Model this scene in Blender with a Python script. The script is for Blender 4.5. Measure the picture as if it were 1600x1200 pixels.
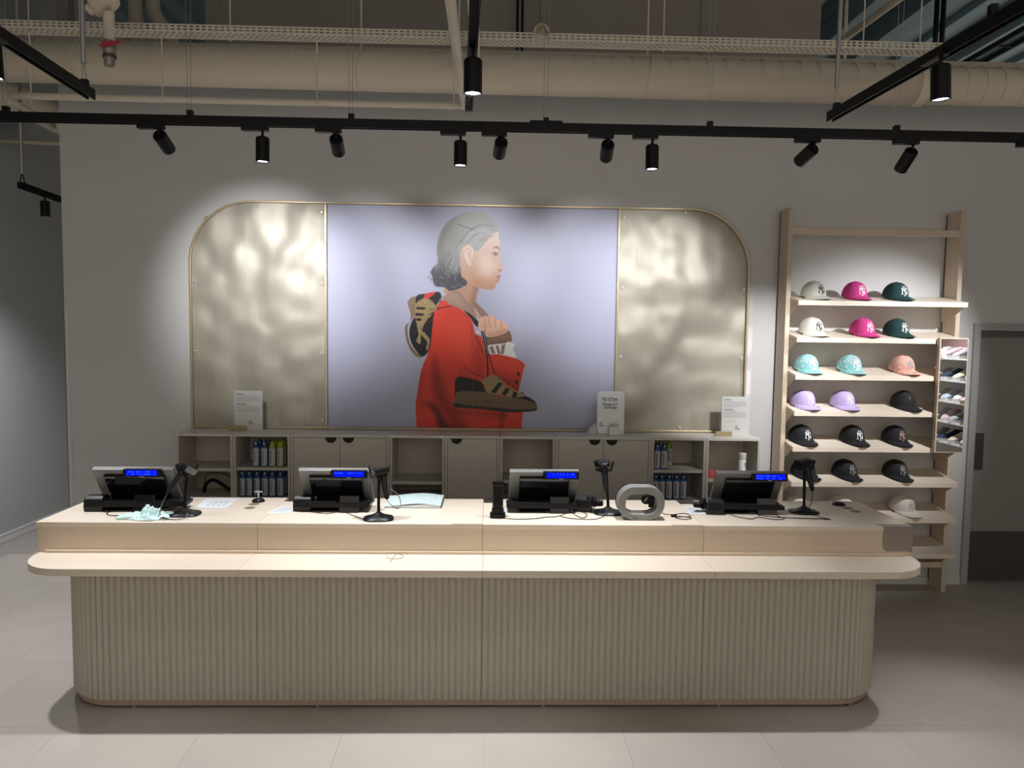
import bpy, bmesh, math, random
import numpy as np
from mathutils import Vector, Matrix, Euler

# ------------------------------------------------------------------ camera, world, exposure
random.seed(7)
rng = np.random.default_rng(7)
SC = bpy.context.scene
for o in list(bpy.data.objects):
    bpy.data.objects.remove(o)
COL = SC.collection
PI = math.pi

CAM_H = 2.0
F_PX, PITCH, YAW, ROLL = 1157.963, 0.06933917, 0.02889855, -0.01310058
_cy, _sy = math.cos(YAW), math.sin(YAW)
_fw = Vector((_sy * math.cos(PITCH), _cy * math.cos(PITCH), -math.sin(PITCH)))
_rt = Vector((_cy, -_sy, 0.0))
_dn = _fw.cross(_rt)
_r = math.cos(ROLL) * _rt + math.sin(ROLL) * _dn
_d = -math.sin(ROLL) * _rt + math.cos(ROLL) * _dn
cam_data = bpy.data.cameras.new('camera')
cam_data.sensor_width = 36.0
cam_data.lens = F_PX / 1600.0 * 36.0
cam_data.clip_start = 0.05
cam = bpy.data.objects.new('camera', cam_data)
cam.matrix_world = Matrix(((_r.x, -_d.x, -_fw.x, 0), (_r.y, -_d.y, -_fw.y, 0), (_r.z, -_d.z, -_fw.z, CAM_H), (0, 0, 0, 1)))
COL.objects.link(cam)
SC.camera = cam

WORLD = bpy.data.worlds.new('store_ambient')
SC.world = WORLD
WORLD.use_nodes = True
WORLD.node_tree.nodes['Background'].inputs[0].default_value = (1.0, 0.90, 0.78, 1)
WORLD.node_tree.nodes['Background'].inputs[1].default_value = 0.53
SC.view_settings.view_transform = 'Standard'
SC.view_settings.look = 'None'
SC.view_settings.gamma = 1.0
SC.view_settings.use_curve_mapping = False
SC.view_settings.exposure = 0.55
DOWN_W = 112.0          # downlights over the counter
WASH_W = 72.0          # spots turned to the wall
SPOT_COL = (0.96, 0.97, 1.0)

# ------------------------------------------------------------------ helpers
def wloc(o):
    v = Vector((0, 0, 0))
    while o is not None:
        v += o.location
        o = o.parent
    return v

class MB:
    """collects geometry for ONE mesh object"""
    def __init__(self):
        self.v = []; self.f = []
    def add(self, vs, fs):
        n = len(self.v)
        self.v += [tuple(p) for p in vs]
        self.f += [tuple(i + n for i in q) for q in fs]
        return self
    def box(self, x0, x1, y0, y1, z0, z1):
        vs = [(x0, y0, z0), (x1, y0, z0), (x1, y1, z0), (x0, y1, z0), (x0, y0, z1), (x1, y0, z1), (x1, y1, z1), (x0, y1, z1)]
        return self.add(vs, [(3, 2, 1, 0), (4, 5, 6, 7), (0, 1, 5, 4), (1, 2, 6, 5), (2, 3, 7, 6), (3, 0, 4, 7)])
    def obox(self, c, sx, sy, sz, rot=(0, 0, 0)):
        R = Euler(rot).to_matrix(); c = Vector(c)
        m = MB().box(-sx / 2, sx / 2, -sy / 2, sy / 2, -sz / 2, sz / 2)
        return self.add([c + R @ Vector(p) for p in m.v], m.f)
    def prism(self, poly, a, b, axis='z'):
        """poly: 2-d outline (counter-clockwise), extruded from a to b along axis"""
        n = len(poly)
        def P(p, t):
            if axis == 'z': return (p[0], p[1], t)
            if axis == 'y': return (p[0], t, p[1])
            return (t, p[0], p[1])
        vs = [P(p, a) for p in poly] + [P(p, b) for p in poly]
        fs = [tuple(range(n - 1, -1, -1)), tuple(range(n, 2 * n))]
        fs += [(i, (i + 1) % n, n + (i + 1) % n, n + i) for i in range(n)]
        if axis == 'y':
            fs = [tuple(reversed(q)) for q in fs]
        return self.add(vs, fs)
    def lathe(self, prof, seg=20, c=(0, 0, 0), R=None, cap=True):
        vs = []; fs = []
        for r, z in prof:
            for k in range(seg):
                a = 2 * PI * k / seg
                vs.append(Vector((r * math.cos(a), r * math.sin(a), z)))
        m = len(prof)
        for i in range(m - 1):
            for k in range(seg):
                k2 = (k + 1) % seg
                fs.append((i * seg + k, i * seg + k2, (i + 1) * seg + k2, (i + 1) * seg + k))
        if cap:
            fs.append(tuple(range(seg - 1, -1, -1)))
            fs.append(tuple((m - 1) * seg + k for k in range(seg)))
        c = Vector(c)
        vs = [c + (R @ p if R is not None else p) for p in vs]
        return self.add(vs, fs)
    def tube(self, pts, r, seg=8, cap=True):
        pts = [Vector(p) for p in pts]
        rs = r if isinstance(r, (list, tuple)) else [r] * len(pts)
        n = len(pts); rings = []
        prev = None
        for i in range(n):
            t = (pts[min(i + 1, n - 1)] - pts[max(i - 1, 0)]).normalized()
            if prev is None:
                u = Vector((0, 0, 1)) if abs(t.z) < 0.9 else Vector((1, 0, 0))
                u = (u - t * u.dot(t)).normalized()
            else:
                u = (prev - t * prev.dot(t)).normalized()
            prev = u
            w = t.cross(u)
            rings.append([pts[i] + rs[i] * (math.cos(2 * PI * k / seg) * u + math.sin(2 * PI * k / seg) * w) for k in range(seg)])
        vs = [p for g in rings for p in g]; fs = []
        for i in range(n - 1):
            for k in range(seg):
                k2 = (k + 1) % seg
                fs.append((i * seg + k, i * seg + k2, (i + 1) * seg + k2, (i + 1) * seg + k))
        if cap:
            fs.append(tuple(range(seg - 1, -1, -1))); fs.append(tuple((n - 1) * seg + k for k in range(seg)))
        return self.add(vs, fs)
    def quad(self, a, b, c, d):
        return self.add([a, b, c, d], [(0, 1, 2, 3)])
    def grid(self, fn, nu, nv, closed_u=False):
        vs = [fn(i / (nu if closed_u else nu - 1), j / (nv - 1)) for j in range(nv) for i in range(nu)]
        fs = []
        for j in range(nv - 1):
            for i in range(nu if closed_u else nu - 1):
                i2 = (i + 1) % nu
                fs.append((j * nu + i, j * nu + i2, (j + 1) * nu + i2, (j + 1) * nu + i))
        return self.add(vs, fs)
    def mesh(self, name, off=None):
        me = bpy.data.meshes.new(name)
        vs = self.v if off is None else [(p[0] - off.x, p[1] - off.y, p[2] - off.z) for p in self.v]
        me.from_pydata(vs, [], self.f)
        me.update()
        return me

def build(name, mb, mat, parent=None, world=False, smooth=False, bevel=0.0, segs=2, angle=35):
    off = wloc(parent) if (world and parent is not None) else None
    me = mb.mesh(name, off)
    me.materials.append(mat)
    o = bpy.data.objects.new(name, me)
    COL.objects.link(o)
    o.parent = parent
    if smooth:
        for p in me.polygons: p.use_smooth = True
        if smooth != 'all':
            me.set_sharp_from_angle(angle=math.radians(angle))
    if bevel > 0:
        b = o.modifiers.new('bevel', 'BEVEL'); b.width = bevel; b.segments = segs; b.limit_method = 'ANGLE'; b.angle_limit = math.radians(40)
    return o

def thing(name, label, cat, loc=(0, 0, 0), rot=(0, 0, 0), group=None):
    o = bpy.data.objects.new(name, None)
    o.empty_display_size = 0.05
    COL.objects.link(o)
    o.location = loc; o.rotation_euler = rot
    return tag(o, label, cat, group)

def tag(o, label, cat, group=None):
    o['label'] = label; o['category'] = cat
    if group: o['group'] = group
    return o

def struct(name, mb, mat, parent=None, **k):
    o = build(name, mb, mat, parent, **k)
    if parent is None: o['kind'] = 'structure'
    return o

def copy_tree(o, label=None, loc=None, rot=None, parent=None):
    c = o.copy(); COL.objects.link(c)
    if parent is not None: c.parent = parent
    if label: c['label'] = label
    if loc is not None: c.location = loc
    if rot is not None: c.rotation_euler = rot
    for ch in list(o.children):
        copy_tree(ch, parent=c)
    return c

def link_copy(o, parent=None):
    c = o.copy(); COL.objects.link(c); c.parent = parent
    return c

def rounded(x0, x1, y0, y1, r, n=6):
    """rounded rectangle, r may be one radius or (bl, br, tr, tl)"""
    if not isinstance(r, (tuple, list)): r = (r,) * 4
    out = []
    for (cx, cy, a0, rr) in ((x0 + r[0], y0 + r[0], PI, r[0]), (x1 - r[1], y0 + r[1], 1.5 * PI, r[1]), (x1 - r[2], y1 - r[2], 0, r[2]), (x0 + r[3], y1 - r[3], .5 * PI, r[3])):
        if rr <= 1e-6: out.append((cx, cy)); continue
        for k in range(n + 1):
            a = a0 + .5 * PI * k / n
            out.append((cx + rr * math.cos(a), cy + rr * math.sin(a)))
    return out

def smooth_pts(pts, n=6):
    """Catmull-Rom through 3-d points"""
    P = [Vector(p) for p in pts]
    P = [2 * P[0] - P[1]] + P + [2 * P[-1] - P[-2]]
    out = []
    for i in range(1, len(P) - 2):
        for k in range(n):
            t = k / n
            out.append(.5 * ((2 * P[i]) + (P[i + 1] - P[i - 1]) * t + (2 * P[i - 1] - 5 * P[i] + 4 * P[i + 1] - P[i + 2]) * t * t + (-P[i - 1] + 3 * P[i] - 3 * P[i + 1] + P[i + 2]) * t ** 3))
    out.append(P[-2])
    return out

# ------------------------------------------------------------------ materials
MATS = {}
def mat(name, col, rough=.5, metal=0.0, noise=None, bump=None, emit=None, spec=None, coat=0.0):
    """noise=(scale xyz, amount, second colour); bump=(scale xyz, strength)"""
    if name in MATS: return MATS[name]
    m = bpy.data.materials.new(name); m.use_nodes = True
    nt = m.node_tree; b = nt.nodes['Principled BSDF']
    b.inputs['Base Color'].default_value = (*col, 1)
    b.inputs['Roughness'].default_value = rough
    b.inputs['Metallic'].default_value = metal
    if spec is not None: b.inputs['Specular IOR Level'].default_value = spec
    if coat: b.inputs['Coat Weight'].default_value = coat; b.inputs['Coat Roughness'].default_value = .15
    tc = nt.nodes.new('ShaderNodeTexCoord')
    def tex(scale, detail=4):
        mp = nt.nodes.new('ShaderNodeMapping'); mp.inputs['Scale'].default_value = scale
        nt.links.new(tc.outputs['Object'], mp.inputs['Vector'])
        n = nt.nodes.new('ShaderNodeTexNoise'); n.inputs['Scale'].default_value = 1.0; n.inputs['Detail'].default_value = detail
        nt.links.new(mp.outputs[0], n.inputs['Vector'])
        return n
    if noise:
        n = tex(noise[0])
        r = nt.nodes.new('ShaderNodeMapRange'); r.inputs[1].default_value = .35; r.inputs[2].default_value = .65
        r.inputs[3].default_value = 0; r.inputs[4].default_value = noise[1]
        nt.links.new(n.outputs['Fac'], r.inputs[0])
        mx = nt.nodes.new('ShaderNodeMix'); mx.data_type = 'RGBA'
        mx.inputs['A'].default_value = (*col, 1); mx.inputs['B'].default_value = (*noise[2], 1)
        nt.links.new(r.outputs[0], mx.inputs['Factor']); nt.links.new(mx.outputs['Result'], b.inputs['Base Color'])
    if bump:
        n = tex(bump[0], 3)
        bp = nt.nodes.new('ShaderNodeBump'); bp.inputs['Strength'].default_value = bump[1]; bp.inputs['Distance'].default_value = .01
        nt.links.new(n.outputs['Fac'], bp.inputs['Height']); nt.links.new(bp.outputs[0], b.inputs['Normal'])
    if emit:
        b.inputs['Emission Color'].default_value = (*emit[0], 1); b.inputs['Emission Strength'].default_value = emit[1]
    MATS[name] = m
    return m

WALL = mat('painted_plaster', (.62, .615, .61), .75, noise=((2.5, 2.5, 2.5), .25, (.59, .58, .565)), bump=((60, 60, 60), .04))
WALL_DK = mat('grey_painted_wall', (.30, .31, .315), .8, noise=((2, 2, 2), .3, (.27, .275, .28)))
TRIMW = mat('white_trim', (.66, .66, .65), .45)
TILE = mat('stone_floor_tile', (.47, .42, .375), .6, noise=((2.2, 3.5, 2), .6, (.42, .375, .335)), bump=((25, 25, 25), .03))
GROUT = mat('floor_grout', (.33, .30, .28), .9)
BIRCH = mat('pale_birch', (.69, .565, .44), .5, noise=((1.6, 26, 26), .5, (.64, .515, .395)), bump=((4, 60, 60), .03))
BIRCH_EDGE = mat('pale_birch_edge', (.60, .455, .33), .55, noise=((2, 40, 40), .5, (.53, .39, .275)))
BIRCH_TOP = mat('pale_birch_laminate', (.78, .68, .56), .42, noise=((1.4, 22, 22), .5, (.73, .62, .495)))
BIRCH_V = mat('pale_birch_upright', (.62, .51, .39), .5, noise=((24, 24, 1.5), .5, (.56, .45, .335)))
FLUTE = mat('taupe_fluted_lacquer', (.47, .44, .362), .55, noise=((3, 3, 3), .3, (.45, .42, .342)))
PLINTH = mat('plinth_board', (.43, .33, .245), .5, noise=((2, 30, 30), .4, (.38, .285, .21)))
PATCH = mat('grey_laminate_patch', (.30, .255, .215), .45, noise=((30, 30, 30), .3, (.27, .225, .185)))
DARK = mat('dark_gap', (.02, .018, .016), .8)
CAB = mat('greige_cabinet', (.545, .50, .44), .5, noise=((3, 3, 20), .2, (.52, .475, .415)))
CABTOP = mat('greige_cabinet_top', (.62, .59, .54), .4)
FRAME = mat('champagne_metal', (.50, .41, .27), .35, .55)
BLACKM = mat('black_powder_metal', (.004, .004, .005), .45, spec=.22)
BLACKP = mat('black_plastic', (.005, .005, .006), .42, spec=.2)
BLACKG = mat('gloss_black_plastic', (.006, .006, .008), .08)
CHARC = mat('charcoal_plastic', (.012, .012, .014), .36, spec=.28)
KEYS = mat('keyboard_key', (.014, .014, .015), .4, spec=.4)
SILVER = mat('silver_plastic', (.17, .168, .16), .38, .3)
CHROME = mat('steel', (.55, .54, .52), .25, .9)
LCD = mat('blue_lcd', (.0, .0, .03), .6, spec=0.0, emit=((.001, .010, 1.0), .72))
LCDTXT = mat('lcd_letters', (.02, .04, .1), .6, spec=0.0, emit=((.03, .09, 1.0), .85))
PAPER = mat('paper', (.78, .81, .83), .7)
INK = mat('print_ink', (.06, .06, .065), .7)
INKG = mat('grey_print', (.30, .30, .30), .7)
INKB = mat('blue_grey_print', (.40, .47, .52), .7)
SIGNW = mat('white_acrylic', (.86, .88, .89), .25)
SIGNG = mat('sheet_in_acrylic', (.56, .55, .52), .3, noise=((6, 6, 4), .3, (.50, .49, .46)))
BLOCK = mat('brass_block', (.36, .29, .16), .45, .2)
MINT = mat('mint_latex', (.60, .80, .79), .5)
LENS = mat('lamp_lens', (.9, .9, .9), .3, emit=((.93, .96, 1.0), 6.0))
DUCT = mat('cream_painted_duct', (.72, .64, .51), .6, noise=((3, 6, 6), .35, (.67, .59, .465)))
CREAM = mat('cream_painted_steel', (.66, .60, .49), .55)
GALV = mat('galvanised_rod', (.35, .35, .35), .4, .6)
BULK = mat('dark_taupe_duct', (.30, .27, .24), .8, noise=((1.5, 1.5, 1.5), .4, (.27, .24, .21)))
DECK = mat('blue_grey_deck', (.24, .33, .37), .7, noise=((1, 3, 1), .5, (.20, .28, .32)))
REDL = mat('red_lever', (.42, .03, .035), .4)
BRASS = mat('aged_valve', (.30, .27, .24), .4, .5)
DOORM = mat('grey_door_laminate', (.29, .275, .26), .55, noise=((1.5, 1.5, 3), .3, (.275, .26, .245)))
KICK = mat('dark_kick_plate', (.075, .072, .072), .4)
PUSH = mat('taupe_push_plate', (.085, .075, .065), .4, .3)
REDC = mat('red_cloth', (.38, .06, .055), .8)
WHITEP = mat('white_plastic', (.75, .75, .74), .4)
BLUE = mat('blue_can', (.02, .115, .30), .3, .2)
BLUECAP = mat('dark_blue_cap', (.012, .05, .14), .3)
GREENCAP = mat('lime_cap', (.30, .34, .03), .35)
GREENCAN = mat('lime_can', (.25, .30, .05), .3, .2)
LABELW = mat('can_label', (.50, .49, .49), .5)
LABELB = mat('can_lettering', (.07, .09, .16), .5)
WALLPANEL = None

# glossy metallic fabric panel: wavy sheen, fine vertical brushing
def panel_mat():
    m = bpy.data.materials.new('champagne_woven_glass'); m.use_nodes = True
    nt = m.node_tree; b = nt.nodes['Principled BSDF']
    b.inputs['Metallic'].default_value = .32
    b.inputs['Roughness'].default_value = .46
    tc = nt.nodes.new('ShaderNodeTexCoord')
    def N(scale, detail, dist=0):
        mp = nt.nodes.new('ShaderNodeMapping'); mp.inputs['Scale'].default_value = scale
        nt.links.new(tc.outputs['Object'], mp.inputs['Vector'])
        n = nt.nodes.new('ShaderNodeTexNoise'); n.inputs['Scale'].default_value = 1; n.inputs['Detail'].default_value = detail
        n.inputs['Distortion'].default_value = dist
        nt.links.new(mp.outputs[0], n.inputs['Vector']); return n
    fine = N((160, 160, 4), 3)
    mx = nt.nodes.new('ShaderNodeMix'); mx.data_type = 'RGBA'
    mx.inputs['A'].default_value = (.345, .315, .255, 1); mx.inputs['B'].default_value = (.43, .40, .33, 1)
    nt.links.new(fine.outputs['Fac'], mx.inputs['Factor']); nt.links.new(mx.outputs['Result'], b.inputs['Base Color'])
    wav = N((5.2, 5.2, 4.6), 0.0, .1)
    b1 = nt.nodes.new('ShaderNodeBump'); b1.inputs['Strength'].default_value = 1.0; b1.inputs['Distance'].default_value = .034
    nt.links.new(wav.outputs['Fac'], b1.inputs['Height'])
    b2 = nt.nodes.new('ShaderNodeBump'); b2.inputs['Strength'].default_value = .12; b2.inputs['Distance'].default_value = .004
    nt.links.new(fine.outputs['Fac'], b2.inputs['Height']); nt.links.new(b1.outputs[0], b2.inputs['Normal'])
    nt.links.new(b2.outputs[0], b.inputs['Normal'])
    return m
WALLPANEL = panel_mat()

# ------------------------------------------------------------------ room shell
WY = 5.82      # face of the partition wall
XL = -4.49     # face of the left wall
PEND = -3.283  # left end of the partition
# partition with the door opening
DX0, DX1, DZ = 3.893, 4.90, 2.072
wb = MB()
wb.box(PEND, DX0 - .053, WY, WY + .15, 0, 4.1)
wb.box(DX0 - .053, DX1 + .053, WY, WY + .15, DZ + .05, 4.1)
wb.box(DX1 + .053, 5.6, WY, WY + .15, 0, 4.1)
wall_back = struct('wall_back', wb, WALL)
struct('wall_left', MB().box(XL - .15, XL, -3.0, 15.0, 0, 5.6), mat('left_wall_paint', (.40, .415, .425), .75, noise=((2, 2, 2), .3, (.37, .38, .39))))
struct('wall_right', MB().box(5.45, 5.6, -3.0, WY, 0, 4.1), WALL)
struct('wall_far', MB().box(XL - .15, 12, 13.0, 13.15, 0, 5.6), WALL_DK)
# concrete slab and tiles, every tile its own piece
floor = struct('floor', MB().box(XL - .15, 6.6, -3.0, 13.0, -.12, -.004), GROUT)
tile_me = MB().prism(rounded(.0005, .6995, .0005, .7175, .0008, 1), -.004, 0).mesh('tile')
tile_me.materials.append(TILE)
nrow = 0
for j in range(-2, 9):
    y = 2.926 + .718 * (j - 0) - .718 * 0
    y = 2.926 + .718 * j
    shift = 0 if j % 2 == 0 else .19
    for i in range(-4, 12):
        x = -2.116 + shift + .70 * i
        if x < XL + .0 or x > 5.9: continue
        t = bpy.data.objects.new('tile', tile_me); COL.objects.link(t); t.parent = floor; t.location = (x, y, 0)
        t.rotation_euler = (0, 0, 0)
struct('ceiling', MB().box(XL - .15, 9.0, -3.0, 13.1, 5.6, 5.7), DECK)
# ribs of the deck, one piece each
ceil = bpy.data.objects['ceiling']
rib_me = MB().box(-.07, .07, -3.0, 13.0, 5.52, 5.6).mesh('deck_rib'); rib_me.materials.append(DECK)
for i in range(34):
    r = bpy.data.objects.new('deck_rib', rib_me); COL.objects.link(r); r.parent = ceil; r.location = (-4.3 + .38 * i, 0, 0)
# skirting along the left wall, corner guard, wall skirting
struct('baseboard_left', MB().box(XL, XL + .012, -3, 13, 0, .068).box(XL, XL + .016, -3, 13, .068, .08), TRIMW)
struct('baseboard_back', MB().box(PEND, DX0 - .053, WY - .012, WY, 0, .06), TRIMW)
struct('trim_1', MB().box(PEND - .004, PEND + .028, WY - .004, WY, 0, 2.14).box(PEND - .004, PEND, WY - .004, WY + .12, 0, 2.14), TRIMW)
struct('trim_2', MB().box(PEND, 5.6, WY - .02, WY + .16, 4.1, 4.14), mat('wall_cap', (.40, .35, .28), .7))
# the door
door = bpy.data.objects.new('door_1', None); COL.objects.link(door); door['kind'] = 'structure'; door.location = (DX0, WY, 0)
fr = MB()
fr.prism([(DX0 - .053, 0), (DX0, 0), (DX0, DZ), (DX1, DZ), (DX1, 0), (DX1 + .053, 0), (DX1 + .053, DZ + .05), (DX0 - .053, DZ + .05)], WY - .022, WY + .15, 'y')
build('door_frame', fr, mat('grey_door_frame', (.40, .395, .39), .5), door, world=True)
build('door_leaf', MB().box(DX0 + .003, DX1 - .003, WY + .05, WY + .095, .008, DZ - .004), DOORM, door, world=True)
build('kick_plate', MB().box(DX0 + .004, DX1 - .02, WY + .044, WY + .05, .012, .425), KICK, door, world=True)
build('push_plate', MB().box(DX0 + .012, DX0 + .118, WY + .042, WY + .05, .935, 1.235), PUSH, door, world=True, bevel=.002)
build('door_closer_rail', MB().box(DX0 + .004, DX1 - .01, WY + .02, WY + .05, DZ - .055, DZ - .004), mat('door_rail', (.12, .11, .10), .5), door, world=True)

# ------------------------------------------------------------------ service counter
XC0, XC1 = -2.277, 2.181
YB = 3.822
RC = .30
YE = 4.55
def path_pt(s):
    """point and outward normal of the body outline, left rear to right rear"""
    a = YE - (YB + RC); arc = .5 * PI * RC; st = (XC1 - XC0) - 2 * RC
    if s < a: return XC0, YE - s, -1, 0
    s -= a
    if s < arc:
        t = s / RC; return XC0 + RC - RC * math.cos(t), YB + RC - RC * math.sin(t), -math.cos(t), -math.sin(t)
    s -= arc
    if s < st: return XC0 + RC + s, YB, 0, -1
    s -= st
    if s < arc:
        t = s / RC; return XC1 - RC + RC * math.sin(t), YB + RC - RC * math.cos(t), math.sin(t), -math.cos(t)
    s -= arc
    return XC1, YB + RC + s, 1, 0
A_SIDE = YE - (YB + RC)
L_TOT = 2 * A_SIDE + PI * RC + (XC1 - XC0) - 2 * RC
def s_of_x(x): return A_SIDE + .5 * PI * RC + (x - XC0 - RC)

ctr = thing('service_counter', 'long pale wooden service counter with fluted taupe front and rounded lower ledge', 'counter', (0, 4.1, 0))
def band(s0, s1, off0, off1, z0, z1, n):
    m = MB(); ring = []
    for k in range(n + 1):
        x, y, nx, ny = path_pt(s0 + (s1 - s0) * k / n)
        ring.append((x + nx * off0, y + ny * off0, x + nx * off1, y + ny * off1))
    vs = []; fs = []
    for (a, b, c, d) in ring:
        vs += [(a, b, z0), (c, d, z0), (c, d, z1), (a, b, z1)]
    for k in range(n):
        i = 4 * k; j = i + 4
        fs += [(i, i + 1, j + 1, j), (i + 1, i + 2, j + 2, j + 1), (i + 2, i + 3, j + 3, j + 2), (i + 3, i, j, j + 3)]
    fs += [(3, 2, 1, 0), (4 * n, 4 * n + 1, 4 * n + 2, 4 * n + 3)]
    return m.add(vs, fs)
# one half-round flute, extruded
PITCH_F = .0345
fl = MB(); NF = 7; hw = PITCH_F / 2 - .0008
prof = [(-hw + 2 * hw * k / NF, -.0105 * math.sin(PI * k / NF) ** .75) for k in range(NF + 1)]
for z in (0, .70):
    pass
vs = [(p[0], p[1], .052) for p in prof] + [(p[0], p[1], .756) for p in prof]
n1 = NF + 1
fl.add(vs, [(k, k + 1, n1 + k + 1, n1 + k) for k in range(NF)] + [tuple(range(NF, -1, -1)), tuple(range(n1, 2 * n1)), (0, n1, 2 * n1 - 1, NF)])
flute_me = fl.mesh('flute'); flute_me.materials.append(FLUTE)
for p in flute_me.polygons: p.use_smooth = True
flute_me.set_sharp_from_angle(angle=math.radians(50))
cuts = [0, s_of_x(-1.21), s_of_x(-.032), s_of_x(1.146), L_TOT]
for k in range(4):
    s0, s1 = cuts[k], cuts[k + 1]
    pan = build('front_panel', band(s0 + .0008, s1 - .0008, -.02, -.0005, .052, .756, max(4, int((s1 - s0) / .05))), FLUTE, ctr, world=True)
    nfl = round((s1 - s0) / PITCH_F)
    for i in range(nfl):
        s = s0 + (i + .5) * (s1 - s0) / nfl
        x, y, nx, ny = path_pt(s)
        o = bpy.data.objects.new('flute', flute_me); COL.objects.link(o); o.parent = pan
        o.location = Vector((x, y, 0)) - wloc(pan)
        o.rotation_euler = (0, 0, math.atan2(nx, -ny))
        o.scale = ((s1 - s0) / nfl / PITCH_F, 1, 1)
for a, b in ((.0, s_of_x(-1.21)), (s_of_x(-1.21), s_of_x(-.037)), (s_of_x(-.037), s_of_x(1.15)), (s_of_x(1.15), L_TOT)):
    build('plinth', band(a + .0006, b - .0006, -.03, -.010, .013, .052, max(4, int((b - a) / .05))), PLINTH, ctr, world=True)
for x in (-1.86, -.9, .3, 1.25, 1.97):
    build('foot', MB().lathe([(.012, 0), (.012, .014)], 10, (x, YB + .016, 0)), CHROME, ctr, world=True)
build('core', MB().box(XC0 + .05, XC1 - .05, YB + RC, YE - .01, .014, .75).box(XC0 + RC, XC1 - RC, YB + .03, YB + RC, .014, .75), DARK, ctr, world=True)
# ledge boards
LX0, LX1, LY0, LY1 = -2.402, 2.331, 3.68, 4.57
seams = [-1.255, -.03, 1.16]
ex = [LX0] + seams + [LX1]
for k in range(4):
    r = [0, 0, 0, 0]
    if k == 0: r[0] = .245
    if k == 3: r[1] = .245
    build('ledge_board', MB().prism(rounded(ex[k] + .0006, ex[k + 1] - .0006, LY0, LY1, r, 14), .7575, .796), BIRCH_TOP, ctr, world=True, bevel=.0025)
# the ledge edge band is a darker strip
# raised box: fascia, tops, cove
BX0, BX1, BY0, BY1 = -2.415, 2.337, 3.957, 4.572
sm = [-1.246, -.035, 1.176]
ex = [BX0] + sm + [BX1]
for k in range(4):
    build('fascia_panel', MB().box(ex[k] + .0008 + (.004 if k == 0 else 0), ex[k + 1] - .0008 - (.004 if k == 3 else 0), BY0 + .003, BY0 + .022, .797, .9335), BIRCH, ctr, world=True, bevel=.001)
    a, b = ex[k] + .0007, ex[k + 1] - .0007
    out = [(a, BY0), (b, BY0), (b, BY1), (a + (.11 if k else 0), BY1)]
    if k: out += [(a + .11, BY1 - .10), (a, BY1 - .10)]
    build('counter_top', MB().prism(out, .9345, .96), BIRCH_TOP, ctr, world=True, bevel=.0015)
build('cove_strip', MB().box(BX0 + .05, BX1 - .05, BY0 - .011, BY0 + .003, .796, .812), BIRCH, ctr, world=True, bevel=.003)
for x0, nx_ in ((BX0 + .003, 0), (BX1 - .022, 0)):
    build('end_panel', MB().box(x0, x0 + .019, BY0 + .023, BY1 - .005, .797, .9335), BIRCH, ctr, world=True)
build('rear_panel', MB().box(BX0 + .023, BX1 - .023, BY1 - .03, BY1 - .012, .797, .9335), BIRCH, ctr, world=True)
for x, y in ((-1.401, 4.396), (-1.396, 4.30), (2.182, 4.386), (2.189, 4.305)):
    build('cable_hole', MB().lathe([(.033, .9601), (.033, .9608), (.026, .9609), (.026, .9604)], 24, (x, y, 0)), mat('cable_hole_ring', (.40, .31, .21), .5), ctr, world=True)
    build('cable_hole_cover', MB().lathe([(.0255, .9601), (.0255, .9606)], 24, (x, y, 0)), mat('cable_hole_dark', (.20, .16, .11), .6), ctr, world=True)
# bare grey patch round the right-hand corner, pale strips by the seams
pt = build('corner_patch', MB().prism(rounded(2.172, 2.338, .822, .9612, (.03, 0, 0, 0), 6), BY0 - .0016, BY0 + .0026, 'y').prism([(2.172, BY0 - .0016), (2.338, BY0 - .0016), (2.338, BY0 + .055), (2.150, BY0 + .055)], .9602, .9614).box(2.3372, 2.339, BY0, BY0 + .06, .815, .9614), PATCH, ctr, world=True)
pt['label'] = 'bare grey corner patch where the wood veneer is missing'
build('edge_strip', MB().box(1.00, 1.175, BY0 - .0006, BY0 + .022, .9602, .9612), mat('edge_strip', (.55, .48, .40), .4), ctr, world=True)
build('edge_strip', MB().box(-.20, -.037, BY0 - .0006, BY0 + .02, .9602, .9612), mat('edge_strip', (.55, .48, .40), .4), ctr, world=True)

# ------------------------------------------------------------------ wall cabinets
CY0, CY1, CZ = 5.475, 5.815, 1.228
units = [(-2.311, -1.895, 'open', .97, 'first cabinet from the left, open with nothing on its upper shelf'),
         (-1.895, -1.475, 'open', .979, 'open cabinet holding dark blue and lime capped spray cans, second from the left'),
         (-1.475, -.745, 'double', 0, 'double door cabinet left of the poster figure, behind the second terminal'),
         (-.745, -.335, 'open', .882, 'open empty cabinet just left of the single door cabinet'),
         (-.335, .075, 'single', 0, 'narrow cabinet with one door in the middle of the cabinet row'),
         (.075, .49, 'open', .896, 'open empty cabinet just right of the single door cabinet'),
         (.49, 1.21, 'double', 0, 'double door cabinet below the white handwritten sign'),
         (1.21, 1.625, 'open', .984, 'open cabinet holding five blue spray cans on its lower shelf, second from the right'),
         (1.625, 2.036, 'open', .916, 'rightmost cabinet, open with a red cloth and a white spray can')]
TH = .019
def door_poly(x0, x1, z0, z1, nx, r=.042):
    """door outline with a half-round finger cut at the top edge"""
    p = [(x0, z0), (x1, z0), (x1, z1)]
    p += [(nx + r * math.cos(a), z1 - r * math.sin(a) * .95) for a in [PI * k / 12 for k in range(13)]]
    return p + [(x0, z1)]
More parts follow.
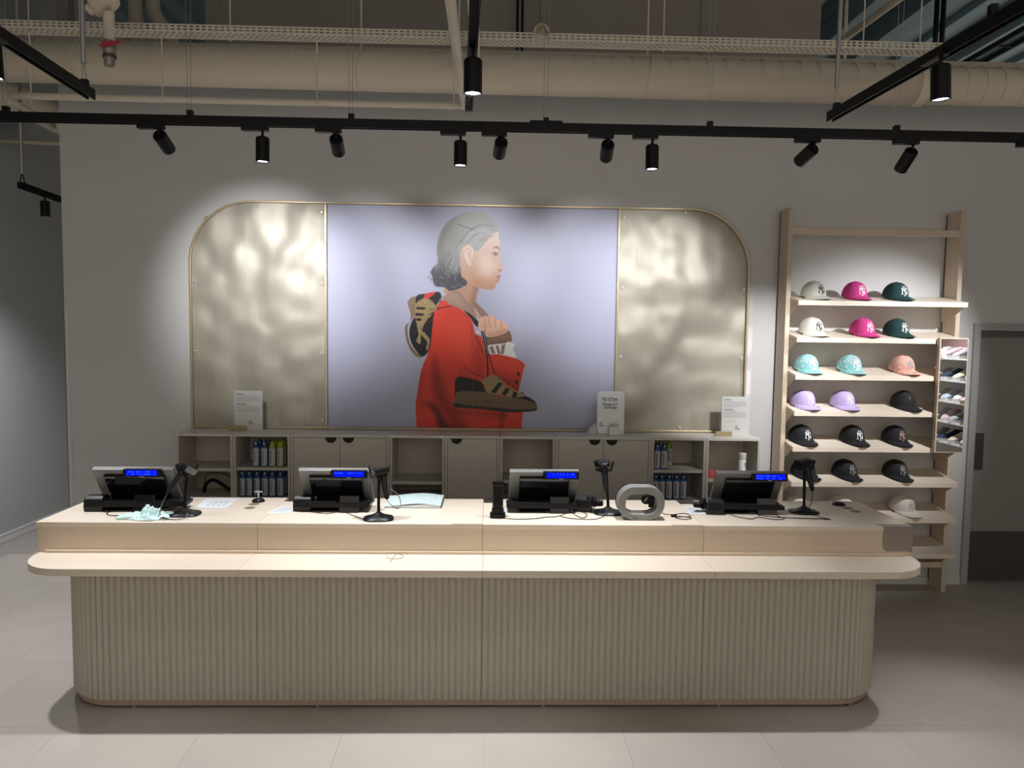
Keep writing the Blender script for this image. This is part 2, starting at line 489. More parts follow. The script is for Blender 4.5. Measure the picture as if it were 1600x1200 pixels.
for x0, x1, kind, sh, lab in units:
    t = thing('wall_cabinet', 'greige ' + lab, 'cabinet', ((x0 + x1) / 2, (CY0 + CY1) / 2, 0), group='greige cabinets along the back wall')
    a, b = x0 + .0012, x1 - .0012
    c = MB()
    c.box(a, a + TH, CY0, CY1, .04, CZ - TH).box(b - TH, b, CY0, CY1, .04, CZ - TH)
    c.box(a + TH, b - TH, CY0 + .002, CY1, .73, .752).box(a + TH, b - TH, CY1 - .012, CY1, .04, CZ - TH).box(a + TH, b - TH, CY0 + .03, CY1 - .012, .04, .06)
    build('body', c, CAB, t, world=True, bevel=.001)
    build('top', MB().box(a, b, CY0, CY1, CZ - TH, CZ), CABTOP, t, world=True, bevel=.0015)
    build('base', MB().box(a, b, CY0 + .04, CY1, 0, .04), CAB, t, world=True)
    build('lower_front', MB().box(a + TH + .002, b - TH - .002, CY0 + .001, CY0 + .019, .07, .728), CAB, t, world=True)
    if kind == 'open':
        build('shelf', MB().box(a + TH + .001, b - TH - .001, CY0 + .012, CY1 - .013, sh - .024, sh), CAB, t, world=True, bevel=.0015)
        for zz in (1.185,):
            for xx in (a + TH + .0005, b - TH - .0005):
                build('peg_hole', MB().lathe([(.004, -.001), (.004, .001)], 8, (xx, CY0 + .05, zz), Euler((0, PI / 2, 0)).to_matrix()), DARK, t, world=True)
    else:
        build('shade_sheet', MB().box(a + TH, b - TH, CY0 + .021, CY0 + .024, .755, CZ - TH - .001), DARK, t, world=True)  # near-black sheet stands in for the shaded inside behind the finger cuts
        mid = (a + b) / 2
        ds = [(a + TH + .003, mid - .0015, mid - .068), (mid + .0015, b - TH - .003, mid + .062)] if kind == 'double' else [(a + TH + .003, b - TH - .003, a + .085)]
        for d0, d1, nx in ds:
            build('door', MB().prism(door_poly(d0, d1, .756, CZ - TH - .003, nx), CY0 + .001, CY0 + .019, 'y'), CAB, t, world=True)

# ------------------------------------------------------------------ spray cans
def make_can(kind):
    body, cap = (BLUE, BLUECAP) if kind == 'blue' else (GREENCAN, GREENCAP)
    t = thing('spray_can', '', 'spray can')
    R0 = .0262
    build('can', MB().lathe([(R0 - .003, 0), (R0, .004), (R0, .142), (R0 - .003, .149)], 20), body, t, smooth=True)
    build('cap', MB().lathe([(R0 - .0035, .149), (R0 - .0035, .156), (R0 - .006, .172), (R0 - .011, .187), (R0 - .016, .192), (.002, .193)], 20), cap, t, smooth=True)
    build('nozzle', MB().obox((0, -.0165, .176), .008, .008, .012), WHITEP if kind == 'blue' else GREENCAP, t)
    lab = MB().grid(lambda u, v: ((R0 + .0006) * math.sin(-.95 + 1.9 * u), -(R0 + .0006) * math.cos(-.95 + 1.9 * u), .010 + .128 * v), 11, 2)
    lo = build('paper_label', lab, LABELW, t, smooth='all')
    tx = MB(); zz = .03
    rs = random.Random(3)
    while zz < .125:
        h = rs.uniform(.004, .011)
        tx.grid(lambda u, v: ((R0 + .0011) * math.sin(-.5 + .42 * u), -(R0 + .0011) * math.cos(-.5 + .42 * u), zz + h * v), 4, 2)
        zz += h + .003
    build('lettering', tx, LABELB, lo)
    return t
blue0, green0 = make_can('blue'), make_can('green')
used = {'blue': False, 'green': False}
def place_can(kind, x, y, z, label, group):
    src = blue0 if kind == 'blue' else green0
    if used[kind]: o = copy_tree(src, label, (x, y, z), (0, 0, random.uniform(-.12, .2)))
    else:
        o = src; o.location = (x, y, z); o['label'] = label; used[kind] = True
    o['group'] = group
sz = .979
GA = 'spray cans on the upper shelf of the left can cabinet'
for i, (x, k) in enumerate(((-1.738, 'blue'), (-1.676, 'blue'), (-1.619, 'green'), (-1.560, 'green'))):
    nm = ['leftmost blue spray can, upper shelf of the left can cabinet', 'blue spray can touching a lime one, upper shelf, left can cabinet',
          'lime capped spray can touching a blue one, upper shelf of the left can cabinet', 'lime capped spray can nearest the doors, upper shelf of the left can cabinet'][i]
    place_can(k, x, 5.525, sz, nm, GA)
    back = ['dark blue capped spray can hidden behind the leftmost front can, left can cabinet', 'dark blue capped spray can behind the second front can, left can cabinet',
            'lime capped spray can behind the inner lime can, left can cabinet', 'lime capped spray can behind the outer lime can, left can cabinet'][i]
    place_can(k, x + .004, 5.60, sz, back, GA)
GB = 'spray cans on the lower shelf of the left can cabinet'
ords = ['first', 'second', 'third', 'fourth', 'fifth', 'sixth']
for i, x in enumerate((-1.842, -1.790, -1.733, -1.676, -1.620, -1.562)):
    place_can('blue', x, 5.53, .7525, f'{ords[i]} front spray can from the left, lower shelf of the left can cabinet', GB)
    place_can('blue', x + .003, 5.60, .7525, f'blue spray can behind the {ords[i]} front can, lower shelf, left can cabinet', GB)
sz = .9845
GC = 'spray cans on the upper shelf of the right can cabinet'
place_can('blue', 1.264, 5.525, sz, 'blue spray can against the side, upper shelf of the right can cabinet', GC)
bpy.context.view_layer.update()
place_can('blue', 1.317, 5.525, sz, 'blue spray can with label facing out, upper shelf, right can cabinet', GC)
place_can('green', 1.385, 5.66, sz, 'lime spray can standing far back in the right can cabinet', GC)
place_can('green', 1.325, 5.66, sz, 'lime capped spray can half hidden behind the front blue cans, right can cabinet', GC)
GD = 'spray cans on the lower shelf of the right can cabinet'
for i, x in enumerate((1.256, 1.307, 1.362, 1.418, 1.470)):
    place_can('blue', x, 5.53, .7525, f'{ords[i]} spray can from the left, lower shelf of the right can cabinet', GD)
# white can, red cloth, black strap and brown cord
t = thing('white_spray_can', 'white spray can with a white cap in the rightmost cabinet above the red cloth shelf', 'spray can', (1.930, 5.56, .9165))
build('can', MB().lathe([(.026, 0), (.029, .004), (.029, .135), (.026, .142)], 20), WHITEP, t, smooth=True)
build('cap', MB().lathe([(.029, .144), (.030, .147), (.030, .186), (.027, .190), (.005, .190)], 20), mat('off_white_cap', (.62, .60, .57), .5), t, smooth=True)
build('print', MB().grid(lambda u, v: (.0294 * math.sin(.1 + .9 * u), -.0294 * math.cos(.1 + .9 * u), .10 + .016 * v), 6, 2), INKG, t)
build('print', MB().grid(lambda u, v: (.0294 * math.sin(.4 + .5 * u), -.0294 * math.cos(.4 + .5 * u), .082 + .014 * v), 6, 2), REDC, t)
def cloth(name, cx, cy, z0, w, d, h, m, seed, n=16, lobes=5, wr=0.0):
    rs = random.Random(seed); ph = [rs.uniform(0, 6.28) for _ in range(8)]
    def fn(u, v):
        x = (u - .5) * w; y = (v - .5) * d
        e = max(0, 1 - (2 * abs(u - .5)) ** 3) * max(0, 1 - (2 * abs(v - .5)) ** 3)
        q = .5 + .25 * math.sin(u * lobes * 2.1 + ph[0] + 2 * v) + .25 * math.sin(v * lobes * 1.7 + ph[1] - 3 * u) + .16 * math.sin(13 * u + 9 * v + ph[2])
        q += wr * (math.sin(31 * u + 11 * v + ph[5]) * math.sin(27 * v - 9 * u + ph[6]) + .6 * math.sin(47 * u - 23 * v))
        x += .06 * w * math.sin(7 * v + ph[3]); y += .10 * d * math.sin(6 * u + ph[4])
        return (cx + x, cy + y, z0 + .0015 + h * e * max(0.05, q))
    top = MB().grid(fn, n, n)
    return top
ob = build('red_cloth', cloth('red', 1.715, 5.58, .917, .15, .13, .055, REDC, 5), REDC, smooth='all')
tag(ob, 'crumpled red cloth lying in the rightmost cabinet', 'cloth')
mo = ob.modifiers.new('solid', 'SOLIDIFY'); mo.thickness = .002; mo.offset = 1
st = build('black_strap', MB().tube(smooth_pts([(-2.16, 5.60, .765), (-2.14, 5.60, .83), (-2.09, 5.60, .858), (-2.03, 5.59, .835), (-1.98, 5.59, .80), (-1.94, 5.59, .785), (-1.93, 5.60, .81)]), .014, 6), BLACKP, smooth='all')
tag(st, 'black braided strap lying in the lower left of the first open cabinet', 'strap')
st = build('brown_cord', MB().tube(smooth_pts([(-2.19, 5.68, .757), (-2.17, 5.68, .88), (-2.08, 5.68, .897), (-1.99, 5.68, .87), (-1.935, 5.68, .815)]), .0045, 6), mat('brown_cord', (.16, .105, .07), .6), smooth='all')
tag(st, 'thin brown cord arching above the black strap in the first open cabinet', 'cord')

# ------------------------------------------------------------------ arched frame, panels, poster
FX0, FX1, FZ0, FZ1, FR = -2.318, 2.014, 1.231, 2.979, .48
fw_ = .026
arch = thing('arched_wall_frame', 'wide champagne metal frame with rounded top corners holding two woven gold panels beside the poster', 'frame', (-.15, WY, FZ0))
def ring_prism(o, i, y0, y1):
    n = len(o); m = MB()
    vs = [(p[0], y0, p[1]) for p in o] + [(p[0], y0, p[1]) for p in i] + [(p[0], y1, p[1]) for p in o] + [(p[0], y1, p[1]) for p in i]
    fs = []
    for k in range(n):
        j = (k + 1) % n
        fs += [(k, j, n + j, n + k), (2 * n + j, 2 * n + k, 3 * n + k, 3 * n + j), (k, 2 * n + k, 2 * n + j, j), (n + k, n + j, 3 * n + j, 3 * n + k)]
    return m.add(vs, fs)
o_ = rounded(FX0, FX1, FZ0, FZ1, (.004, .004, FR, FR), 20)
i_ = rounded(FX0 + fw_ * .62, FX1 - fw_ * .62, FZ0 + fw_ * .55, FZ1 - fw_ * .62, (.003, .003, FR - fw_ * .62, FR - fw_ * .62), 20)
build('outer_frame', ring_prism(o_, i_, WY - .045, WY), FRAME, arch, world=True, bevel=.003)
for x in (-1.277, .982):
    build('mullion', MB().box(x - .008, x + .008, WY - .042, WY, FZ0 + .015, FZ1 - .016), FRAME, arch, world=True, bevel=.002)
def panel_poly(x0, x1, rl, rr): return rounded(x0, x1, FZ0 + .012, FZ1 - .014, (0, 0, rr, rl), 20)
for x0, x1, rl, rr, lab in ((FX0 + .013, -1.286, FR - .014, 0, 0), (.991, FX1 - .013, 0, FR - .014, 0)):
    pl = build('woven_panel', MB().prism(panel_poly(x0, x1, rl, rr), WY - .018, WY - .002, 'y'), WALLPANEL, arch, world=True)
CLIP = mat('clear_clip', (.55, .52, .45), .12, spec=.8)
for x, z in ((-2.19, 2.845), (-1.80, 2.945), (-2.285, 2.36), (-2.285, 1.82), (-2.285, 1.30), (-1.31, 2.90), (-1.31, 2.36), (-1.31, 1.82), (-1.31, 1.30),
             (1.02, 2.90), (1.02, 2.36), (1.02, 1.82), (1.50, 2.945), (1.88, 2.83), (1.975, 2.36), (1.975, 1.82), (1.50, 1.262)):
    cl = build('clip', MB().box(x - .013, x + .013, WY - .026, WY - .018, z - .013, z + .013), CLIP, arch, world=True, bevel=.003)
    build('screw', MB().lathe([(.006, 0), (.006, .004)], 8, (x, WY - .026, z), Euler((PI / 2, 0, 0)).to_matrix()), CHROME, cl, world=True)
# printed poster: the picture is painted point by point into two flat sheets
PXN, PZN = 520, 400
P_X0, P_X1, P_Z0, P_Z1 = -1.2685, .9735, 1.2475, 2.962
SS = 2
def paint_poster():
    W, H = PXN * SS, PZN * SS
    u = (np.arange(W) + .5) / W; v = (np.arange(H) + .5) / H          # v runs downwards
    U, V = np.meshgrid(u, v)
    # print coordinates (a 452 x 344 drawing grid)
    GX = (514 + (966 - 514) * U) * (1 - V) + (513.5 + (958 - 513.5) * U) * V
    GY = (321 + 8 * U) * (1 - V) + (666 + 5 * U) * V
    def lin(c): return np.array([((q / 255 + .055) / 1.055) ** 2.4 if q > 10 else q / 255 / 12.92 for q in c])
    img = np.zeros((H, W, 3)) + lin((176, 178, 201))
    img *= (1 - .05 * np.clip((V - .6) / .4, 0, 1))[..., None]
    def head(pts): return [(640 + x / 8, 320 + y / 8) for x, y in pts]
    def bod(pts): return [(620 + x / 5.2167, 440 + y / 5.2167) for x, y in pts]
    def spl(pts, n=5, closed=True):
        P = [np.array(p, float) for p in pts]; N = len(P); out = []
        for i in range(N if closed else N - 1):
            p0, p1, p2, p3 = (P[(i - 1) % N], P[i], P[(i + 1) % N], P[(i + 2) % N]) if closed else (P[max(i - 1, 0)], P[i], P[i + 1], P[min(i + 2, N - 1)])
            for k in range(n):
                t = k / n
                out.append(.5 * (2 * p1 + (p2 - p0) * t + (2 * p0 - 5 * p1 + 4 * p2 - p3) * t * t + (3 * p1 - 3 * p2 + p3 - p0) * t ** 3))
        if not closed: out.append(P[-1])
        return out
    def window(P, m):
        a = np.array(P); x0, y0 = a.min(0) - m; x1, y1 = a.max(0) + m
        i0 = max(0, int((x0 - 513) / 453 * W) - 4); i1 = min(W, int((x1 - 513) / 445 * W) + 6)
        j0 = max(0, int((y0 - 330) / 343 * H) - 4); j1 = min(H, int((y1 - 320) / 343 * H) + 8)
        return slice(j0, max(j1, j0 + 1)), slice(i0, max(i1, i0 + 1))
    def box(M, r):
        if r < 1: return M
        for ax in (0, 1):
            for _ in range(2):
                C = np.cumsum(np.pad(M, [(r + 1, r) if a == ax else (0, 0) for a in (0, 1)], mode='edge'), axis=ax)
                n = 2 * r + 1
                M = (np.take(C, range(n, C.shape[ax]), ax) - np.take(C, range(0, C.shape[ax] - n), ax)) / n
        return M
    def mask(P, blur=0.0):
        ws = window(P, blur * 2 + 2); X = GX[ws]; Y = GY[ws]
        ins = np.zeros(X.shape, bool); N = len(P)
        for i in range(N):
            (xa, ya), (xb, yb) = P[i], P[(i + 1) % N]
            if abs(yb - ya) < 1e-9: continue
            c = ((ya > Y) != (yb > Y)) & (X < (xb - xa) * (Y - ya) / (yb - ya) + xa)
            ins ^= c
        return ws, box(ins.astype(float), int(round(blur * W / 452)))
    def fill(P, col, a=1.0, blur=0.0, sm=True, clip=None):
        P = spl(P) if sm else P
        ws, M = mask(P, blur)
        if clip is not None: M = M * clip[ws]
        c = lin(col) if not callable(col) else col(GX[ws], GY[ws])
        img[ws] = img[ws] * (1 - a * M[..., None]) + c * (a * M[..., None])
    def full(P):
        Z = np.zeros((H, W)); ws, M = mask(spl(P)); Z[ws] = M; return Z
    def line(pts, w, col, a=1.0, blur=0.0, clip=None, taper=False):
        P = spl(pts, 6, False); n = len(P); L = []; R = []
        for i in range(n):
            d = P[min(i + 1, n - 1)] - P[max(i - 1, 0)]; d = d / (np.hypot(*d) + 1e-9); s = np.array([-d[1], d[0]]) * w / 2
            if taper: s = s * (1 - .75 * abs(2 * i / (n - 1) - 1))
            L.append(P[i] + s); R.append(P[i] - s)
        fill(L + R[::-1], col, a, blur, sm=False, clip=clip)
    r_ = np.random.default_rng(4)
    # ---- jacket
    JK = bod([(380,148),(440,188),(520,222),(585,275),(620,335),(640,420),(690,450),(722,560),(748,590),(800,590),(870,592),(950,616),(1005,640),(1042,676),(1030,712),(1022,760),(1005,830),(990,900),(1022,960),(1026,1060),(1014,1180),(1010,1300),(160,1300),(160,1180),(154,1000),(170,900),(192,760),(222,660),(252,590),(280,480),(290,350),(302,270),(330,200)])
    fill(JK, (214, 62, 44)); jm = full(JK)
    fill(bod([(300,560),(345,700),(395,880),(460,1010),(580,1200),(470,1200),(410,1110),(350,1030),(315,960),(280,800)]), (120, 22, 16), .75, 5, clip=jm)
    fill(bod([(175,990),(290,982),(350,1040),(400,1130),(450,1200),(340,1200),(310,1090),(255,1015)]), (52, 14, 12), .85, 3.5, clip=jm)
    fill(bod([(160,780),(240,560),(290,420),(300,300),(250,560),(215,760),(190,990)]), (140, 28, 20), .55, 4, clip=jm)
    fill(bod([(630,420),(700,620),(700,800),(640,760),(625,560)]), (150, 32, 22), .5, 4, clip=jm)
    fill(bod([(470,300),(600,330),(620,520),(560,640),(450,560),(420,400)]), (232, 84, 64), .5, 9, clip=jm)
    fill(bod([(760,640),(900,640),(1000,690),(980,740),(840,720)]), (228, 78, 56), .5, 6, clip=jm)
    fill(bod([(770,700),(850,790),(990,900),(1000,830),(880,770)]), (125, 24, 18), .6, 4, clip=jm)
    fill(bod([(850,1065),(880,1070),(860,1200),(830,1200)]), (110, 22, 16), .7, 3, clip=jm)
    fill(bod([(470,1040),(700,1060),(900,1080),(880,1110),(640,1090),(480,1080)]), (105, 20, 15), .75, 4, clip=jm)
    line(bod([(612,345),(616,560),(612,760)]), 1.0, (120, 24, 18), .7)
    line(bod([(630,420),(680,540),(715,610),(690,690)]), .9, (70, 14, 12), .8)
    # jacket buttons
    for p in ((988, 752), (974, 820)):
        fill(bod([(p[0]-12,p[1]-4),(p[0],p[1]-24),(p[0]+12,p[1]),(p[0]+2,p[1]+22)]), (22, 10, 10))
    # ---- neck, face, ear
    def skin(X, Y):
        t = np.clip((Y - 365) / 75, 0, 1)[..., None]; s = np.clip((X - 770) / 14, 0, 1)[..., None] * 0
        return lin((226, 204, 190)) * (1 - t) + lin((198, 150, 122)) * t
    NECK = head([(455,1000),(460,1130),(640,1300),(780,1400),(820,1260),(840,1120),(860,1030),(820,900),(640,880)])
    fill(NECK, (190, 148, 124)); fill(head([(820,980),(870,1045),(840,1130),(800,1330),(740,1280),(780,1090)]), (150, 102, 80), .6, 2.2)
    FACE = head([(1092,335),(1116,400),(1131,480),(1130,560),(1122,625),(1130,690),(1158,755),(1173,800),(1150,822),(1118,833),(1120,856),(1139,884),(1130,904),(1104,914),(1122,932),(1120,955),(1090,968),(1080,1000),(1060,1048),(1010,1066),(940,1052),(870,1040),(790,1000),(700,960),(600,800),(600,560),(760,430),(960,360)])
    fill(FACE, skin); fm = full(FACE)
    fill(head([(870,1045),(960,1060),(1060,1050),(1085,985),(1000,1010),(900,1000),(800,940)]), (186, 132, 104), .6, 2.5, clip=fm)
    fill(head([(900,640),(1040,700),(1060,820),(960,900),(860,800)]), (236, 216, 203), .6, 5, clip=fm)
    fill(head([(660,760),(740,840),(780,980),(700,960),(650,880)]), (205, 165, 142), .6, 3, clip=fm)
    fill(head([(1020,590),(1090,585),(1120,620),(1100,650),(1040,650)]), (196, 158, 138), .6, 1.4, clip=fm)
    line(head([(1036,556),(1075,536),(1110,545),(1130,585)]), 3.0, (98, 84, 78), .85, .4, taper=True)
    line(head([(1040,618),(1070,606),(1106,622)]), 1.8, (84, 68, 62), .9, .3)
    fill(head([(1062,622),(1082,618),(1088,640),(1070,645)]), (66, 58, 58), .85, .3)
    line(head([(1050,660),(1075,668)]), 1.0, (190, 130, 110), .6, .4)
    line(head([(1100,700),(1092,770),(1110,815)]), 2.0, (222, 186, 166), .6, .8, clip=fm)
    fill(head([(1105,818),(1130,812),(1152,822),(1125,836)]), (118, 78, 66), .8, .5)
    fill(head([(1084,908),(1106,884),(1130,874),(1140,886),(1128,904)]), (172, 116, 106), .95, .4)
    line(head([(1084,908),(1112,904),(1132,904)]), 1.1, (96, 58, 54), .9, .2)
    fill(head([(1078,962),(1090,930),(1112,914),(1124,934),(1118,958),(1092,970)]), (178, 118, 106), .9, .5)
    fill(head([(672,580),(700,535),(750,525),(795,570),(800,640),(780,700),(760,770),(725,730),(690,660)]), (230, 206, 194))
    line(head([(690,600),(720,560),(760,560),(770,610),(745,640)]), 1.6, (196, 158, 142), .8, .5)
    line(head([(735,590),(745,640),(770,670),(755,720)]), 1.4, (188, 146, 130), .8, .5)
    # ---- hair
    HR = head([(1108,338),(1108,290),(1085,238),(1030,188),(940,130),(820,95),(700,108),(590,150),(490,220),(420,310),(375,400),(352,500),(345,600),(357,680),(342,742),(292,792),(274,850),(292,905),(300,962),(332,1012),(382,1026),(452,1035),(500,1076),(560,1066),(640,1040),(700,1006),(722,972),(690,925),(652,890),(642,800),(636,700),(638,610),(668,535),(720,505),(775,515),(810,575),(850,585),(900,540),(960,470),(1000,415),(1056,365)])
    def hair_with_glare(X, Y):
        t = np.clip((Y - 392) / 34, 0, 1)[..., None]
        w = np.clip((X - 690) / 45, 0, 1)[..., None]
        return (lin((150, 149, 147)) * (1 - .5 * w) + lin((186, 186, 183)) * .5 * w) * (1 - t) + lin((74, 73, 80)) * t  # light upper grey has the spotlight glare painted into the print
    fill(HR, hair_with_glare); hm = full(HR)
    fill(head([(345,600),(352,500),(420,310),(590,150),(520,260),(440,420),(410,620)]), (112, 110, 106), .6, 4, clip=hm)
    for k in range(170):   # combed strands
        y0 = r_.uniform(130, 520); x0 = 1080 - (y0 - 130) * .35 * r_.uniform(.2, 1.4)
        sh = r_.uniform(-1, 1)
        q = [(x0, 250 + y0 * .25), (x0 - 170, 200 + y0 * .45), (x0 - 330, 230 + y0 * .75), (x0 - 440 - 60 * sh, 420 + y0 * .8), (x0 - 470 - 70 * sh, 640 + y0 * .5)]
        c = r_.uniform(170, 220) if r_.random() < .55 else r_.uniform(80, 118)
        line(head(q), r_.uniform(.5, 1.1), (c, c, c), .38, .2, clip=hm, taper=True)
    for k in range(70):
        x = r_.uniform(360, 640); y = r_.uniform(560, 780); c = r_.uniform(140, 180) if k % 2 else r_.uniform(70, 105)
        line(head([(x, y), (x + r_.uniform(-25, 10), y + 70), (x + r_.uniform(-40, 20), y + 150)]), r_.uniform(.5, 1.0), (c, c, c + 4), .4, .2, clip=hm, taper=True)
    for k in range(90):   # curls
        x = r_.uniform(300, 700); y = r_.uniform(760, 1040); R = r_.uniform(10, 30); a0 = r_.uniform(0, 6.3); n = 7
        c = r_.uniform(36, 70) if k % 3 else r_.uniform(120, 170)
        line(head([(x + R * math.cos(a0 + i * .6), y + R * math.sin(a0 + i * .6)) for i in range(n)]), r_.uniform(.6, 1.2), (c, c, c + 6), .6, .2, clip=hm, taper=True)
    for cx, cy, R in ((262, 910, 26), (300, 845, 34), (335, 1005, 24), (690, 990, 30), (300, 950, 30), (705, 960, 22)):
        line(head([(cx + R * math.cos(a * .7), cy + .7 * R * math.sin(a * .7)) for a in range(9)]), 1.0, (70, 68, 74), .8, .2)
    line(head([(605,250),(690,285),(805,318)]), 1.0, (84, 84, 84), .8, .2)
    line(head([(868,470),(950,430),(1068,390)]), .9, (105, 98, 94), .75, .2)
    # ---- collar, laces, hand, cuffs
    fill(bod([(375,130),(430,95),(475,68),(520,92),(600,190),(642,240),(645,330),(590,272),(520,222),(440,185)]), (160, 132, 116))
    fill(bod([(395,120),(480,90),(560,190),(620,260),(560,220),(460,165)]), (178, 152, 136), .6, 3)
    fill(bod([(628,158),(680,200),(742,272),(700,292),(662,250),(626,192)]), (146, 118, 102))
    fill(bod([(632,215),(660,245),(690,300),(668,300),(640,262)]), (196, 158, 138), .9, 1)
    fill(bod([(548,236),(600,262),(668,330),(662,368),(632,345),(600,292)]), (22, 18, 20))
    fill(bod([(640,395),(676,404),(682,424),(648,416)]), (236, 200, 196), .9, .5)
    fill(bod([(722,450),(800,442),(860,420),(912,394),(936,480),(880,500),(800,510),(740,516)]), (122, 92, 74))
    fill(bod([(740,470),(860,440),(912,420),(900,455),(800,480)]), (146, 114, 94), .6, 2)
    fill(bod([(738,520),(880,500),(905,488),(952,503),(960,528),(944,545),(972,618),(900,604),(830,590),(760,580)]), (226, 222, 220))
    for q in ([(752,530),(782,522),(802,585),(772,583)], [(802,519),(826,515),(846,588),(822,588)], [(852,513),(886,505),(868,590),(846,588)]):
        fill(bod(q), (140, 112, 100), sm=False)
    HD = bod([(664,345),(676,302),(698,286),(720,276),(744,288),(756,272),(780,268),(800,298),(830,306),(852,318),(886,332),(908,370),(902,402),(862,426),(800,444),(742,448),(714,412),(690,402),(664,372)])
    fill(HD, (226, 178, 154)); hdm = full(HD)
    fill(bod([(800,440),(862,425),(902,400),(880,380),(800,410),(740,420),(742,448)]), (188, 132, 108), .7, 2, clip=hdm)
    for q in ([(712,290),(720,330),(730,370)], [(750,284),(752,330),(762,372)], [(802,300),(800,340),(806,372)], [(852,322),(850,352),(852,380)], [(690,345),(712,368),(722,410)]):
        line(bod(q), 1.3, (168, 112, 92), .8, .4, clip=hdm)
    for q, w in (([(690,400),(708,470),(728,560),(738,660),(738,775)], 2.6), ([(708,400),(735,520),(752,610),(795,755)], 1.7), ([(645,430),(690,540),(715,610)], 1.0), ([(315,232),(380,208),(455,196)], 1.2), ([(318,212),(360,212),(430,200)], 1.2)):
        line(bod(q), w, (16, 14, 18))
    # ---- shoes
    def leo(c1, c2):
        ph = r_.uniform(0, 100, (150, 2)); ph[:, 0] = r_.uniform(630, 840, 150); ph[:, 1] = r_.uniform(455, 640, 150)
        def f(X, Y):
            b = np.zeros(X.shape)
            q = np.sin(X * 2.15 + 1.3 * np.sin(Y * 1.7)) * np.sin(Y * 2.05 + 1.2 * np.sin(X * 1.9))
            b = (np.abs(q) > .34).astype(float)[..., None]
            return lin(c1) * (1 - b) + lin(c2) * b
        return f
    LEO = leo((206, 180, 126), (70, 48, 30))
    # shoe on the back
    fill(bod([(95,160),(120,130),(162,120),(168,180),(157,270),(132,300),(102,340),(92,400),(112,500),(162,570),(214,604),(190,617),(140,590),(90,500),(70,390),(80,350),(112,318),(116,260),(95,185)]), (134, 112, 86))
    line(bod([(88,345),(78,400),(100,500),(150,580)]), 1.2, (84, 66, 46), .7)
    fill(bod([(162,120),(250,95),(330,80),(362,98),(366,150),(322,200),(302,290),(287,420),(272,540),(218,606),(160,560),(116,480),(106,390),(132,310),(166,260)]), (24, 22, 24))
    fill(bod([(240,97),(322,84),(268,130),(226,142)]), (206, 58, 44))
    fill(bod([(160,182),(240,132),(318,188),(290,260),(235,330),(205,400),(196,496),(172,495),(164,470),(180,420),(158,300)]), LEO)
    fill(bod([(205,395),(262,450),(272,480),(256,556),(240,540),(250,490),(205,430)]), LEO)
    for q in ([(164,202),(240,208),(232,226),(164,224)], [(158,252),(226,258),(218,276),(156,276)], [(160,296),(205,298),(200,318),(165,318)]):
        fill(bod(q), (20, 18, 20), sm=False)
    for k in range(5):
        line(bod([(228 + 10 * k, 372 - 34 * k), (262 + 10 * k, 355 - 34 * k), (290 + 4 * k, 352 - 34 * k)]), 1.1, (18, 16, 18))
    line(bod([(366,130),(330,190),(310,240)]), 1.2, (160, 158, 160), .8)
    # shoe held in front
    SO = bod([(486,905),(560,888),(700,900),(850,930),(1000,955),(1100,980),(1140,1010),(1132,1046),(1050,1062),(900,1062),(800,1048),(650,1036),(500,1026),(464,1018),(466,960)])
    fill(bod([(478,1000),(472,850),(478,800),(500,772),(560,778),(650,800),(700,830),(735,905),(850,935),(960,940),(1040,932),(1100,958),(1136,1000),(1050,985),(850,945),(560,900)]), (22, 20, 22))
    fill(bod([(498,765),(505,712),(524,690),(548,684),(580,715),(640,758),(722,780),(700,806),(560,776)]), (196, 58, 42))
    line(bod([(548,684),(582,716),(640,757),(722,780)]), 1.2, (30, 16, 16), .9)
    fill(bod([(690,806),(720,784),(792,758),(850,800),(900,850),(980,890),(1044,930),(930,946),(840,920),(735,905),(720,860)]), LEO)
    for q in ([(762,902),(828,818),(862,828),(800,910)], [(850,920),(888,858),(922,876),(882,930)], [(932,942),(950,894),(982,904),(970,948)]):
        fill(bod(q), (18, 16, 18), sm=False)
    for k in range(6):
        line(bod([(820 + 38 * k, 770 + 26 * k), (850 + 36 * k, 790 + 24 * k)]), 1.6, (24, 20, 22))
    fill(SO, (112, 92, 68))
    fill(bod([(464,990),(560,1004),(700,1018),(850,1030),(1000,1045),(1132,1035),(1120,1055),(1000,1066),(860,1064),(700,1042),(500,1028),(466,1020)]), (32, 26, 24), .95)
    line(bod([(486,950),(700,975),(900,1000),(1100,1020)]), 1.0, (86, 68, 48), .7)
    fill(bod([(722,965),(750,955),(752,985),(730,995)]), (84, 68, 50), .7)
    img2 = img.reshape(PZN, SS, PXN, SS, 3).mean((1, 3))
    return np.clip(img2 * POSTER_GAIN, 0, .92)
POSTER_GAIN = 1.0
pic = paint_poster()
PRINT = bpy.data.materials.new('printed_paper'); PRINT.use_nodes = True
_nt = PRINT.node_tree; _b = _nt.nodes['Principled BSDF']; _b.inputs['Roughness'].default_value = .42; _b.inputs['Specular IOR Level'].default_value = .35
_a = _nt.nodes.new('ShaderNodeVertexColor'); _a.layer_name = 'print'; _nt.links.new(_a.outputs['Color'], _b.inputs['Base Color'])
poster = thing('poster', 'large poster of a person in profile in a red jacket holding black leopard print sneakers', 'poster', (-.147, WY, 1.25))
